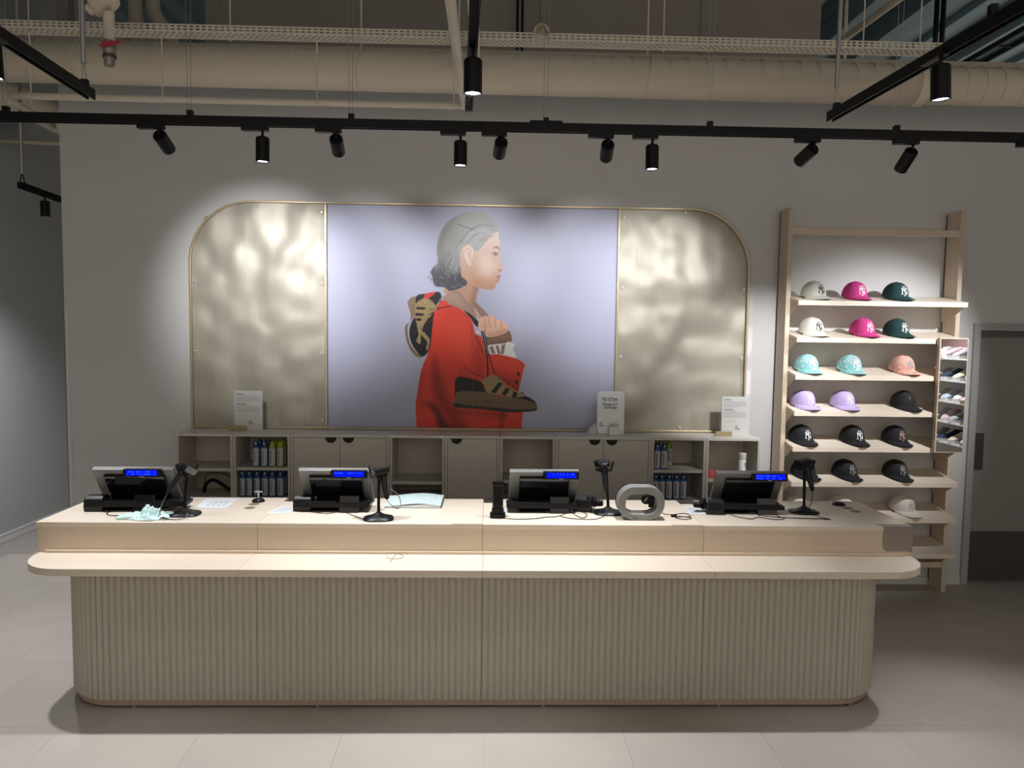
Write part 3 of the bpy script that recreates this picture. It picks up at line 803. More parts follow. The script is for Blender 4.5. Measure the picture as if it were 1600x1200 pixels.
def sheet_mesh(i0, i1):
    n = i1 - i0; nv = (n + 1) * (PZN + 1)
    xs = P_X0 + (P_X1 - P_X0) * (np.arange(i0, i1 + 1) / PXN); zs = P_Z1 + (P_Z0 - P_Z1) * (np.arange(PZN + 1) / PZN)
    X, Z = np.meshgrid(xs, zs)
    co = np.stack([X + .147, np.full(X.shape, -.020), Z - 1.25], -1).reshape(-1, 3)
    k = np.arange(nv).reshape(PZN + 1, n + 1)
    q = np.stack([k[:-1, :-1], k[1:, :-1], k[1:, 1:], k[:-1, 1:]], -1).reshape(-1, 4)
    me = bpy.data.meshes.new('poster_sheet')
    me.vertices.add(nv); me.vertices.foreach_set('co', co.ravel())
    me.loops.add(q.size); me.loops.foreach_set('vertex_index', q.ravel().astype(np.int32))
    me.polygons.add(len(q)); me.polygons.foreach_set('loop_start', (np.arange(len(q)) * 4).astype(np.int32))
    me.update(calc_edges=True); me.validate()
    ca = me.color_attributes.new('print', 'FLOAT_COLOR', 'POINT')
    jj = np.clip(np.arange(PZN + 1), 0, PZN - 1); ii = np.clip(np.arange(i0, i1 + 1), 0, PXN - 1)
    c = np.ones((nv, 4), np.float32); c[:, :3] = pic[jj][:, ii].reshape(-1, 3)
    ca.data.foreach_set('color', c.ravel())
    me.materials.append(PRINT)
    o = bpy.data.objects.new('poster_sheet', me); COL.objects.link(o); o.parent = poster
    return o
I_SEAM = int(round((-.139 - P_X0) / (P_X1 - P_X0) * PXN))
sheet_mesh(0, I_SEAM); s2 = sheet_mesh(I_SEAM, PXN); s2.location.x = .0012
build('mounting_board', MB().box(P_X0 - .005, P_X1 + .004, WY - .019, WY - .002, P_Z0 - .010, P_Z1 + .002), mat('poster_backing', (.30, .30, .31), .8), poster, world=True)
# ------------------------------------------------------------------ rack with caps
RX0, RX1 = 2.245, 3.605
rack = thing('display_rack', 'tall pale birch wall rack with eight tilted shelves of baseball caps', 'rack', (2.92, 5.7, 0))
for x in (RX0, RX1 - .035):
    p = build('post', MB().box(x, x + .035, 5.625, 5.79, .0, 2.975), BIRCH_V, rack, world=True, bevel=.0015)
    build('slotted_rail', MB().box(x + .006, x + .029, 5.79, WY - .001, .03, 2.965), BLACKM if x < 3 else mat('bronze_rail', (.16, .13, .10), .4, .4), p, world=True)
    build('levelling_foot', MB().lathe([(.014, -.0), (.014, .001)], 8, (x + .017, 5.66, 0)), BLACKP, p, world=True)
build('top_rail', MB().box(RX0 + .035, RX1 - .035, 5.63, 5.665, 2.775, 2.822), BIRCH, rack, world=True, bevel=.0015)
build('lower_rail', MB().box(RX0 + .035, RX1 - .035, 5.63, 5.665, .195, .24), BIRCH, rack, world=True, bevel=.0015)
SX0, SX1 = RX0 + .037, RX1 - .037
SHY, SLOPE = 5.48, .172
shelf_z = [2.268, 1.992, 1.711, 1.438, 1.167, .900, .624, .348]
for zf in shelf_z:
    b = SHY; e = 5.785
    m = MB().prism([(b, zf - .036), (b + .02, zf - .034), (b + .02, zf - .018), (e, zf - .018 + SLOPE * (e - b - .02)), (e, zf + SLOPE * (e - b)), (b, zf)], SX0, SX1, 'x')
    s = build('shelf', m, BIRCH_TOP, rack, world=True, bevel=.001)
    for x in (SX0 + .0, SX1 - .012):
        build('bracket', MB().prism([(5.63, zf - .10), (5.785, zf - .14), (5.785, zf + .03), (5.50, zf - .02)], x, x + .012, 'x'), BIRCH_V, s, world=True)
# mirror hung in front of the shelf ends
mir = thing('mirror', 'narrow tall mirror in a pale wooden frame hung on the right end of the rack', 'mirror', (3.455, 5.452, 1.14))
build('frame', MB().box(3.345, 3.562, 5.44, 5.474, 1.14, 2.003), BIRCH_V, mir, world=True, bevel=.001)
mg = mat('mirror_glass', (.93, .93, .93), .0, 1.0)
build('mirror_glass', MB().box(3.353, 3.555, 5.4375, 5.4398, 1.148, 1.995), mg, mir, world=True)

# caps --------------------------------------------------------------
CA, CB, CH = .086, .100, .116
def crown_pt(th, t):
    """th angle (-pi/2 = front), t 0..1 up the dome"""
    f = max(0, math.cos(th + PI / 2))        # 1 at the front
    p = 2.2 + 1.0 * f
    phi = t * PI / 2
    r = math.cos(phi) ** (2 / p); z = math.sin(phi) ** (2 / (2.1 + .5 * f))
    rear = max(0, -math.cos(th + PI / 2))
    z = z * (1.0 - .10 * rear * math.sin(phi) * r)
    x = CA * r * math.cos(th); y = CB * r * math.sin(th) * (1.0 if math.sin(th) < 0 else 1.02) - .010 * (1 - r) * 0
    return Vector((x, y + .006 * z, CH * z))
def crown_mb(grow=0.0, t0=0.0):
    m = MB()
    nu, nv = 36, 12
    m.grid(lambda u, v: crown_pt(-PI / 2 + 2 * PI * u, min(.999, t0 + (1 - t0) * v)) * (1 + grow), nu, nv, closed_u=True)
    return m
def seam_mb():
    m = MB()
    for k in range(6):
        th = -PI / 2 + PI / 6 * 0 + k * PI / 3
        pts = [crown_pt(th, t / 10 * .97) * 1.004 for t in range(11)]
        m.tube(pts, .0009, 4)
    return m
def brim_mb():
    m = MB(); nu, nv = 21, 8
    def fn(u, v, dz=0):
        a = (-1.42 + 2.84 * u)
        base = crown_pt(-PI / 2 + a, 0)
        q = math.sin(a)
        ext = .082 * max(0.0, math.cos(a * 1.08)) ** .62
        y = base.y - ext * v
        x = base.x * (1 + .06 * v * math.cos(a))
        z = .018 - .026 * q * q * (.25 + .75 * v) - .010 * v * math.cos(a)
        return Vector((x, y, z + dz))
    m.grid(lambda u, v: fn(u, v), nu, nv)
    m2 = MB().grid(lambda u, v: fn(1 - u, v, -.0035), nu, nv)
    m.add(m2.v, m2.f)
    # rim
    top = [fn(i / (nu - 1), 1) for i in range(nu)]; bot = [fn(i / (nu - 1), 1, -.0035) for i in range(nu)]
    n = len(m.v); m.v += [tuple(p) for p in top + bot]
    m.f += [(n + i, n + nu + i, n + nu + i + 1, n + i + 1) for i in range(nu - 1)]
    return m
# interlocking N and Y, strokes as quads wrapped on the crown front
def stroke(a, b, wd, n=5):
    a, b = Vector((*a, 0)), Vector((*b, 0)); d = (b - a).normalized(); s = Vector((-d.y, d.x, 0)) * wd / 2
    q = []
    for k in range(n):
        p0 = a + (b - a) * k / n; p1 = a + (b - a) * (k + 1) / n
        q.append([(p0 + s), (p0 - s), (p1 - s), (p1 + s)])
    return q
NYQ = []
NYQ += stroke((-.40, .36), (-.40, -.40), .095)          # N left stem
NYQ += stroke((-.46, .46), (.40, -.46), .125, 8)        # N diagonal
NYQ += stroke((.40, .36), (.40, -.46), .095)            # N right stem
NYQ += stroke((-.50, .36), (-.26, .36), .075, 2) + stroke((-.54, -.40), (-.24, -.40), .075, 2) + stroke((.24, .36), (.54, .36), .075, 2)
NYQ += stroke((-.20, .66), (.03, .16), .105) + stroke((.26, .66), (.03, .16), .09) + stroke((.03, .20), (.03, -.62), .105, 6)
NYQ += stroke((-.30, .66), (-.08, .66), .075, 2) + stroke((.15, .66), (.38, .66), .075, 2) + stroke((-.12, -.62), (.18, -.62), .075, 2)
def emblem_mb(size=.052, off=.0022, zc=.52):
    m = MB()
    for q in NYQ:
        vs = []
        for p in q:
            th = -PI / 2 + p.x * size / .085
            t = .0
            # height above the base -> parameter t
            hz = .058 + p.y * size
            lo, hi = 0.0, 1.0
            for _ in range(22):
                mid = (lo + hi) / 2
                if crown_pt(th, mid).z < hz: lo = mid
                else: hi = mid
            c = crown_pt(th, lo)
            nrm = Vector((c.x / CA ** 2, c.y / CB ** 2, (c.z - .02) / CH ** 2 * .5)).normalized()
            vs.append(c + nrm * off)
        m.add(vs, [(0, 1, 2, 3)])
    return m
def fabric(name, col, col2=None, amt=.4):
    return mat(name, col, .85, noise=((60, 60, 60), amt, col2 or tuple(c * .9 for c in col)), bump=((300, 300, 300), .1))
def pattern_mat(name, base, c2, c3):
    m = bpy.data.materials.new(name); m.use_nodes = True; nt = m.node_tree; b = nt.nodes['Principled BSDF']; b.inputs['Roughness'].default_value = .85
    tc = nt.nodes.new('ShaderNodeTexCoord')
    n = nt.nodes.new('ShaderNodeTexNoise'); n.inputs['Scale'].default_value = 26; n.inputs['Detail'].default_value = 2; n.inputs['Distortion'].default_value = 1.5
    nt.links.new(tc.outputs['Object'], n.inputs['Vector'])
    r = nt.nodes.new('ShaderNodeValToRGB'); e = r.color_ramp; e.interpolation = 'CONSTANT'
    e.elements[0].position = 0; e.elements[0].color = (*c3, 1); e.elements[1].position = .40; e.elements[1].color = (*base, 1)
    x = e.elements.new(.56); x.color = (*c2, 1); x = e.elements.new(.62); x.color = (*[c * .8 for c in base], 1)
    nt.links.new(n.outputs['Fac'], r.inputs[0]); nt.links.new(r.outputs[0], b.inputs['Base Color'])
    return m
C_WHITE = fabric('off_white_cotton', (.66, .64, .57)); C_PINK = fabric('pink_cotton', (.66, .055, .28)); C_GREEN = fabric('dark_green_cotton', (.008, .045, .045))
C_TEAL = pattern_mat('teal_leaf_print', (.17, .50, .51), (.66, .70, .70), (.50, .36, .40)); C_CORAL = pattern_mat('coral_leaf_print', (.72, .33, .25), (.75, .62, .55), (.55, .40, .38))
C_LILAC = fabric('lilac_cotton', (.50, .40, .68)); C_BLACK = fabric('black_cotton', (.010, .010, .013)); C_BEIGE = fabric('beige_cotton', (.70, .655, .60))
E_WHITE = mat('white_stitching', (.85, .85, .85), .7); E_BLACK = mat('black_stitching', (.02, .02, .02), .7); E_ROSE = mat('bronze_stitching', (.42, .28, .22), .5); E_SILV = mat('silver_stitching', (.30, .32, .33), .5); E_DARK = mat('tonal_stitching', (.03, .03, .035), .25); E_BEI = mat('beige_stitching', (.42, .38, .34), .7)
ME_CROWN = crown_mb().mesh('crown'); ME_SEAM = seam_mb().mesh('seam'); ME_BRIM = brim_mb().mesh('brim'); ME_NY = emblem_mb().mesh('emblem')
for me in (ME_CROWN, ME_BRIM, ME_SEAM):
    for p in me.polygons: p.use_smooth = True
ME_BTN = MB().lathe([(.008, -.003), (.008, .001), (.005, .004), (.001, .0045)], 12, (0, .006, CH)).mesh('button')
ME_STK = MB().prism([(.016 * math.cos(a) + .012, .009 * math.sin(a)) for a in [2 * PI * k / 16 for k in range(16)]], 0, .0008).mesh('size_sticker')
ME_BRD = MB().box(.004, .034, -.004, .004, 0, .0008).mesh('brim_label')
ME_LIN = crown_mb(-.015).mesh('lining')
def part_me(name, me, m, parent, loc=(0, 0, 0), rot=(0, 0, 0)):
    me = me.copy(); me.materials.append(m)
    o = bpy.data.objects.new(name, me); COL.objects.link(o); o.parent = parent; o.location = loc; o.rotation_euler = rot
    return o
def make_cap(loc, label, cm, em, sticker=None, rz=0.0, group='baseball caps on the tilted rack'):
    t = thing('baseball_cap', label, 'cap', loc, (math.atan(SLOPE), 0, 0), group)
    t.rotation_euler = Euler((math.atan(SLOPE), 0, 0)).to_matrix().to_4x4().__matmul__(Matrix.Rotation(rz, 4, 'Z')).to_euler()
    part_me('crown', ME_CROWN, cm, t); part_me('seam', ME_SEAM, cm, t); part_me('brim', ME_BRIM, cm, t); part_me('button', ME_BTN, cm, t)
    if em is not None: part_me('emblem', ME_NY, em, t)
    if sticker == 'oval': part_me('size_sticker', ME_STK, mat('silver_sticker', (.62, .66, .68), .3), t, (.030, -.138, .0145), (.12, .10, 0))
    elif sticker is not None: part_me('brim_label', ME_BRD, sticker, t, (.022, -.135, .0150), (.12, .08, 0))
    return t
YC = 5.632
def cz(k): return shelf_z[k] + SLOPE * (YC - SHY) + .012
kx = YC / 5.53
capsd = [
 [(2.411, 'off white cap with black letters, left on the top cap shelf', C_WHITE, E_BLACK, None), (2.723, 'darker lit pink cap with white letters, middle of the top cap shelf', C_PINK, E_WHITE, E_BLACK), (3.035, 'dark green cap with white letters on the top cap shelf', C_GREEN, E_WHITE, E_WHITE)],
 [(2.407, 'off white cap with black letters on the second shelf, left of the bright pink cap', C_WHITE, E_BLACK, E_SILV), (2.794, 'bright pink cap with white letters on the second shelf from the top', C_PINK, E_WHITE, E_WHITE), (3.054, 'dark green cap with white letters on the second shelf, next to the mirror top', C_GREEN, E_WHITE, E_WHITE)],
 [(2.380, 'teal leaf print cap at the left end of the third shelf', C_TEAL, E_WHITE, None), (2.709, 'teal leaf print cap in the middle of the third shelf', C_TEAL, E_WHITE, None), (3.112, 'coral pink leaf print cap on the third shelf', C_CORAL, E_SILV, None)],
 [(2.366, 'lilac cap at the left end of the fourth shelf', C_LILAC, E_WHITE, E_SILV), (2.667, 'lilac cap in the middle of the fourth shelf', C_LILAC, E_WHITE, E_SILV), (3.136, 'all black cap with black letters beside the lilac caps', C_BLACK, E_DARK, 'oval')],
 [(2.358, 'black cap with white letters at the left end of the fifth shelf', C_BLACK, E_WHITE, E_ROSE), (2.753, 'black cap with white letters in the middle of the fifth shelf', C_BLACK, E_WHITE, E_SILV), (3.080, 'black cap with bronze letters and oval sticker on the fifth shelf', C_BLACK, E_ROSE, 'oval')],
 [(2.389, 'black cap half hidden behind the rightmost barcode scanner', C_BLACK, None, 'oval'), (2.706, 'black cap with grey letters and oval sticker, middle of the sixth shelf', C_BLACK, E_SILV, 'oval'), (3.099, 'black cap with grey letters and oval sticker, right on the sixth shelf', C_BLACK, E_SILV, 'oval')],
 [(2.344, 'beige cap barely showing behind the rightmost barcode scanner base', C_BEIGE, None, None), (2.688, 'beige cap peeking over the counter behind the black cable turret', C_BEIGE, E_BEI, None), (3.167, 'pale cream cap at the right of the counter, on the seventh shelf', C_BEIGE, E_BEI, None)]]
for k, row in enumerate(capsd):
    for x, lab, cm, em, stk in row:
        make_cap((x * kx, YC, cz(k)), lab, cm, em, stk, rz=random.uniform(.12, .30))

# ------------------------------------------------------------------ signs on the cabinets
def text_lines(parent, x0, x1, y, zs, m, name='printed_line', th=.0022, seed=1):
    rs = random.Random(seed)
    for z, f0, f1 in zs:
        mb = MB(); x = x0 + (x1 - x0) * f0; e = x0 + (x1 - x0) * f1
        while x < e - .003:
            w = rs.uniform(.006, .020); w = min(w, e - x)
            mb.box(x, x + w, y - .0006, y, z - th, z + th)
            x += w + .003
        build(name, mb, m, parent, world=True)
def info_sign(cx, cy, rz, label, bx, blabel, seed):
    t = thing('information_sheet', label, 'sign', (cx, cy, CZ))
    w, h = .212, .303
    build('acrylic_sheet', MB().box(cx - w / 2, cx + w / 2, cy - .002, cy + .002, CZ + .0005, CZ + h), SIGNG, t, world=True)
    z0 = CZ
    tx0, tx1 = cx - w / 2 + .016, cx + w / 2 - .016
    text_lines(t, tx0, tx1, cy - .002, [(z0 + .277, 0, .3)], INK, 'heading', .0028, seed)
    text_lines(t, tx0, tx1, cy - .002, [(z0 + .262 - .008 * k, 0, (.97, .9, 1, .93, .98, .6)[k]) for k in range(6)], INKG, 'paragraph', .0016, seed + 1)
    text_lines(t, tx0, tx1, cy - .002, [(z0 + .201, 0, .42)], INK, 'heading', .0028, seed + 2)
    text_lines(t, tx0, tx1, cy - .002, [(z0 + .188 - .0095 * k, 0, (.5, 1, .98, .95, .97, .93)[k]) for k in range(6)], INKG, 'paragraph', .0020, seed + 3)
    text_lines(t, tx0, tx1, cy - .002, [(z0 + .110, .05, .5)], INKG, 'paragraph', .0016, seed + 4)
    logo(t, cx + .01, cy - .0022, z0 + .066, .010)
    t.rotation_euler = (0, 0, rz)
    b = build('sign_block', MB().box(bx - .064, bx + .064, cy - .052, cy - .028, CZ + .0005, CZ + .036), BLOCK, bevel=.002)
    tag(b, blabel, 'block')
    return t
def logo(parent, x, y, z, r):
    m = MB()
    for k in range(10):
        a0 = .35 + 5.2 * k / 10; a1 = .35 + 5.2 * (k + 1) / 10
        m.add([(x + q * math.cos(a), y, z + q * math.sin(a)) for a, q in ((a0, r), (a1, r), (a1, r * .6), (a0, r * .6))], [(0, 1, 2, 3)])
    m.box(x, x + r, y - .0002, y, z - .002, z + .0015)
    xx = x - r
    for w in (.006, .005, .006, .004, .006, .005):
        m.box(xx, xx + w, y - .0004, y, z - r * 1.9, z - r * 1.25); xx += w + .0015
    build('logo', m, INK, parent, world=True)
info_sign(-1.846, 5.69, .02, 'grey printed information sheet in acrylic at the left end of the cabinets', -1.92, 'small brass coloured block in front of the left information sheet', 11)
info_sign(1.892, 5.64, -.03, 'grey printed information sheet in acrylic at the right end of the cabinets', 1.79, 'small brass coloured block in front of the right information sheet', 31)
# white handwritten sign
t = thing('handwritten_sign', 'white round cornered sign with handwriting standing in front of the poster edge', 'sign', (.925, 5.66, CZ))
build('board', MB().prism(rounded(.822, 1.032, CZ + .001, CZ + .332, (0, 0, .028, .028), 6), 5.655, 5.665, 'y'), SIGNW, t, world=True, bevel=.001)
def handwriting(x, z, txt, size, parent, y):
    cu = bpy.data.curves.new('handwriting', 'FONT'); cu.body = txt; cu.size = size; cu.shear = .15; cu.space_character = .95; cu.offset = .0004
    tmp = bpy.data.objects.new('handwriting_curve', cu); COL.objects.link(tmp)
    bpy.context.view_layer.update()
    me = bpy.data.meshes.new_from_object(tmp.evaluated_get(bpy.context.evaluated_depsgraph_get()))
    bpy.data.objects.remove(tmp); bpy.data.curves.remove(cu)
    me.materials.clear(); me.materials.append(INK)
    o = bpy.data.objects.new('handwriting', me); COL.objects.link(o); o.parent = parent
    o.location = Vector((x, y, z)) - wloc(parent); o.rotation_euler = (PI / 2, .03, 0)
handwriting(.852, CZ + .258, 'TE 5734.', .037, t, 5.6538)
handwriting(.862, CZ + .222, 'Kassa 2/1', .032, t, 5.6538)
handwriting(.870, CZ + .198, 'nummer', .032, t, 5.6538)
logo(t, .852, 5.6538, CZ + .082, .011)
# card holder in front of it
t = thing('card_holder', 'small white card box in front of the handwritten sign', 'box', (.948, 5.60, CZ))
build('box', MB().box(.910, .984, 5.585, 5.617, CZ + .0005, CZ + .064), WHITEP, t, world=True, bevel=.0015)
build('card', MB().box(.918, .976, 5.598, 5.602, CZ + .05, CZ + .088), mat('grey_card', (.5, .49, .47), .6), t, world=True)
bag = build('clear_bag', cloth('bag', .775, 5.66, CZ, .11, .07, .085, None, 9, lobes=3), mat('milky_film', (.55, .55, .56), .25), smooth='all')
tag(bag, 'crumpled translucent plastic bag left of the handwritten sign', 'bag')

# ------------------------------------------------------------------ till terminals
ZT = .96
def rot_about(cx, cy, rz):
    return lambda p: None
def terminal(cx, cy, rz, w, lcd_off, label, klabel, kx, kw, dock, seed, krz=0.0):
    t = thing('till_terminal', label, 'terminal', (cx, cy, ZT), (0, 0, rz), 'till terminals on the counter')
    # plane of the monitor back: from the low rear edge up and forward to the customer
    P0 = Vector((0, .055, .036)); P1 = Vector((0, -.085, .245))
    d = (P1 - P0).normalized(); nrm = Vector((0, d.z, -d.y)) * -1     # towards customer / down
    nrm = Vector((0, -d.z, d.y))
    if nrm.y > 0: nrm = -nrm
    L = (P1 - P0).length
    def slab(x0, x1, s0, s1, a, b):
        m = MB(); vs = []
        for q in (a, b):
            for (x, s) in ((x0, s0), (x1, s0), (x1, s1), (x0, s1)):
                vs.append(Vector((x, 0, 0)) + P0 + d * s + nrm * q)
        return m.add(vs, [(0, 1, 2, 3), (7, 6, 5, 4), (0, 4, 5, 1), (1, 5, 6, 2), (2, 6, 7, 3), (3, 7, 4, 0)])
    build('monitor_back', slab(-w / 2, w / 2, 0, L, 0, .018), SILVER, t, bevel=.003)
    build('touch_screen', slab(-w / 2 + .004, w / 2 - .004, .003, L - .003, -.012, 0), BLACKG, t)
    build('rear_housing', slab(-w / 2 + .058, w / 2 - .052, .0, L - .030, .018, .034), BLACKG, t, bevel=.004)
    build('top_edge', slab(-w / 2 + .001, w / 2 - .001, L, L + .003, -.010, .017), SILVER, t)
    build('base', MB().box(-w / 2 + .05, w / 2 - .06, -.02, .19, .0005, .028).box(-.10, .10, .09, .17, .028, .075), CHARC, t, bevel=.004)
    build('foot_plate', MB().prism([(-.075, .0005), (.02, .0005), (.02, .027), (-.05, .020)], -w / 2 + .06, w / 2 - .19, 'x'), CHARC, t, bevel=.001)
    # customer display on its pole box
    lx = lcd_off; zc = .245 - .022
    build('swipe_box', MB().prism([(-.118, .0005), (-.05, .0005), (-.05, .07), (-.075, .095), (-.085, .095)], lx - .06, lx + .055, 'x'), BLACKG, t, bevel=.004)
    cd = build('customer_display', MB().box(lx - .103, lx + .103, -.125, -.088, zc - .023, zc + .023), BLACKG, t, bevel=.004)
    build('screen', MB().box(lx - .083, lx + .086, -.1262, -.1245, zc - .0125, zc + .018), LCD, cd)
    build('badge', MB().box(lx - .012, lx + .012, -.1258, -.1245, zc - .0195, zc - .016), GALV, cd)
    rs = random.Random(seed); tx = MB()
    for row, cells in ((.0095, rs.sample(range(20), 13 if seed != 3 else 7)), (-.0045, rs.sample(range(20), 11 if seed in (1, 4) else 0))):
        for c in cells:
            x = lx - .079 + c * .0082
            tx.box(x, x + .005, -.1266, -.1261, zc + row - .004, zc + row + .003)
    build('screen_text', tx, LCDTXT, cd)
    # keyboard
    k = thing('keyboard', klabel, 'keyboard', (cx + kx, cy - .045, ZT + .029), (0, 0, rz + krz), 'keyboards at the till terminals')
    kd = .13
    build('case', MB().prism([(-kd / 2, 0), (kd / 2, 0), (kd / 2, .020), (-kd / 2, .024)], -kw / 2, kw / 2, 'x'), BLACKP, k, bevel=.002)
    keys = MB(); nk = int(kw / .0195)
    for r_ in range(6):
        for c in range(nk):
            x = -kw / 2 + .008 + c * (kw - .016) / nk; y = -kd / 2 + .010 + r_ * .019
            keys.box(x, x + .0155, y, y + .0155, .0215, .030)
    build('keys', keys, KEYS, k)
    return t
terminal(-2.02, 4.30, .03, .445, .060, 'silver backed till terminal at the far left end of the counter', 'black keyboard under the leftmost till terminal', .06, .46, 0, 1, krz=.06)
terminal(-.885, 4.31, 0, .41, .085, 'silver backed till terminal beside the open notebook', 'black keyboard under the terminal beside the notebook', .0, .40, 0, 2)
terminal(.315, 4.32, 0, .40, .095, 'silver backed till terminal between the handheld in its dock and the grey ring device', 'black keyboard under the terminal left of the grey ring device', -.01, .41, 0, 3)
terminal(1.52, 4.32, -.03, .40, .105, 'silver backed till terminal at the right end of the counter', 'black keyboard under the rightmost till terminal', -.03, .46, 0, 4, krz=-.02)

# black rounded card terminals in their mounts
def card_reader(cx, cy, rz, label, flip=1):
    t = thing('card_reader', label, 'card reader', (cx, cy, ZT), (0, 0, rz), 'black card readers on the counter')
    pr = [(-.052, .0005), (.045, .0005), (.052, .02), (.045, .068), (.028, .086), (-.030, .086), (-.050, .070), (-.056, .03)]
    build('body', MB().prism(pr, -.052, .052, 'x'), CHARC, t, bevel=.007, segs=3)
    build('visor', MB().prism([(.0, .02), (.05, .03), (.05, .075), (.01, .080)], .053 * flip, .075 * flip, 'x') if flip > 0 else MB().prism([(.0, .02), (.05, .03), (.05, .075), (.01, .080)], -.075, -.053, 'x'), BLACKG, t, bevel=.004)
    build('keypad_cover', MB().prism([(-.0555, .028), (-.0575, .03), (-.0515, .068), (-.0495, .068)], -.040, .040, 'x'), BLACKP, t)
    build('mount', MB().lathe([(.030, .03), (.030, .055)], 16, (.085 * flip, .02, 0)), BLACKP, t, smooth=True)
    return t
card_reader(-2.236, 4.235, .06, 'black card reader at the left end of the counter, before the leftmost terminal')
card_reader(-1.075, 4.27, .05, 'black card reader in front of the terminal beside the notebook')
card_reader(.555, 4.30, -.25, 'black card reader on its side left of the third barcode scanner')
card_reader(1.315, 4.25, -.08, 'black card reader in front of the rightmost terminal', -1)

# scanner stands and scanners
def stand(bx, by, top, label, rz):
    t = thing('scanner_stand', label, 'stand', (bx, by, ZT), (0, 0, rz), 'black gooseneck scanner stands')
    m = MB(); rings = []
    prof = [(.082, .0005), (.084, .004), (.080, .010), (.045, .022), (.022, .032), (.012, .040)]
    n = 28; vs = []
    for r, z in prof:
        for k in range(n):
            a = 2 * PI * k / n
            p = 3.2 if r > .05 else 2.2
            q = (abs(math.cos(a)) ** p + abs(math.sin(a)) ** p) ** (-1 / p)
            vs.append((r * q * math.cos(a), r * .85 * q * math.sin(a), z))
    fs = [(i * n + k, i * n + (k + 1) % n, (i + 1) * n + (k + 1) % n, (i + 1) * n + k) for i in range(len(prof) - 1) for k in range(n)]
    fs += [tuple(range(n - 1, -1, -1)), tuple((len(prof) - 1) * n + k for k in range(n))]
    build('base', m.add(vs, fs), CHARC, t, smooth=True, angle=50)
    R = Matrix.Rotation(-rz, 3, 'Z')
    tp = R @ (Vector(top) - Vector((bx, by, ZT)))
    build('gooseneck', MB().tube(smooth_pts([(0, 0, .03), (tp.x * .1, tp.y * .1, tp.z * .35), (tp.x * .45, tp.y * .5, tp.z * .72), (tp.x, tp.y, tp.z)]), .0085, 10), BLACKP, t, smooth='all')
    build('cradle', MB().prism([(-.030, -.018), (-.020, -.026), (.020, -.026), (.030, -.018), (.030, .0), (.022, .0), (.018, -.016), (-.018, -.016), (-.022, .0), (-.030, .0)], tp.y - .018, tp.y + .022, 'y') if False else MB().lathe([(.012, tp.z - .012), (.030, tp.z - .002), (.034, tp.z + .014), (.029, tp.z + .014), (.024, tp.z + .002), (.010, tp.z - .002)], 14, (tp.x, tp.y, 0)), BLACKP, t, smooth=True)
    for q in (-1, 1):
        build('cradle_wing', MB().obox((tp.x + q * .047, tp.y - .004, tp.z + .030), .006, .045, .060, (0, .28 * q, 0)), BLACKP, t, bevel=.002)
    build('cradle_plate', MB().box(tp.x - .046, tp.x + .046, tp.y - .02, tp.y + .02, tp.z + .004, tp.z + .010), BLACKP, t, bevel=.002)
    return t
def scanner(head, handle, face, label):
    """head centre, end of the handle, direction the window faces"""
    head, handle, face = Vector(head), Vector(handle), Vector(face).normalized()
    t = thing('barcode_scanner', label, 'scanner', head, group='black barcode scanners on their stands')
    ax = (handle - head); L = ax.length; ax.normalize()
    side = ax.cross(face).normalized(); up = -ax
    def local(a, b, c): return face * a + side * b + up * c
    # head: flattened wedge, wide at the window
    m = MB(); secs = [(-.045, .022, .010, .004), (-.03, .033, .018, .002), (.0, .040, .022, .0), (.035, .044, .024, -.002), (.052, .046, .024, -.004)]
    n = 14; vs = []
    for a, hw_, hh, off in secs:
        for k in range(n):
            q = 2 * PI * k / n
            c, s = math.cos(q), math.sin(q)
            c = math.copysign(abs(c) ** .7, c); s = math.copysign(abs(s) ** .7, s)
            vs.append(local(a, hw_ * c, hh * s + off))
    fs = [(i * n + k, i * n + (k + 1) % n, (i + 1) * n + (k + 1) % n, (i + 1) * n + k) for i in range(len(secs) - 1) for k in range(n)]
    fs += [tuple(range(n - 1, -1, -1)), tuple((len(secs) - 1) * n + k for k in range(n))]
    build('head', m.add(vs, fs), BLACKP, t, smooth=True, angle=50)
    wv = [local(.0535, b, c) for b, c in ((-.036, -.021), (.036, -.021), (.036, .013), (-.036, .013))]
    build('window', MB().add(wv, [(0, 1, 2, 3)]), mat('scanner_window', (.16, .16, .17), .12), t)
    hp = [local(-.012, 0, -.01), ax * (L * .35) + local(-.006, 0, 0), ax * (L * .7) + local(-.002, 0, 0), ax * L]
    build('handle', MB().tube(smooth_pts(hp), [.021 - .007 * k / 18 for k in range(19)], 12), CHARC, t, smooth='all')
    build('collar', MB().tube([ax * L, ax * (L + .022)], [.013, .009], 10), BLACKP, t, smooth='all')
    build('trigger', MB().obox(ax * (L * .22) + local(.022, 0, 0), .014, .014, .03), BLACKP, t, bevel=.003)
    return t
def cable(name, pts, label, r=.0022, m=None):
    o = build(name, MB().tube(smooth_pts(pts, 7), r, 6), m or BLACKP, smooth='all')
    return tag(o, label, 'cable')
GREYC = mat('grey_cable', (.17, .17, .175), .4)
stand(-1.700, 4.135, (-1.690, 4.150, 1.185), 'black gooseneck stand right of the mint glove', .12)
scanner((-1.685, 4.125, 1.225), (-1.765, 4.085, 1.105), (.75, -.55, -.1), 'black barcode scanner hanging to the lower left on the leftmost stand')
cable('scanner_cable', [(-1.775, 4.08, 1.085), (-1.80, 4.07, 1.03), (-1.80, 4.05, .985), (-1.76, 4.03, .965), (-1.70, 4.01, .964), (-1.655, 4.03, .970), (-1.66, 4.07, .985)], 'grey cable looping down from the leftmost scanner', .0026, GREYC)
stand(-.612, 4.062, (-.612, 4.075, 1.195), 'black gooseneck stand in front of the open notebook', .1)
scanner((-.600, 4.065, 1.225), (-.565, 4.03, 1.10), (-.7, -.45, .0), 'black barcode scanner on the stand left of the open notebook')
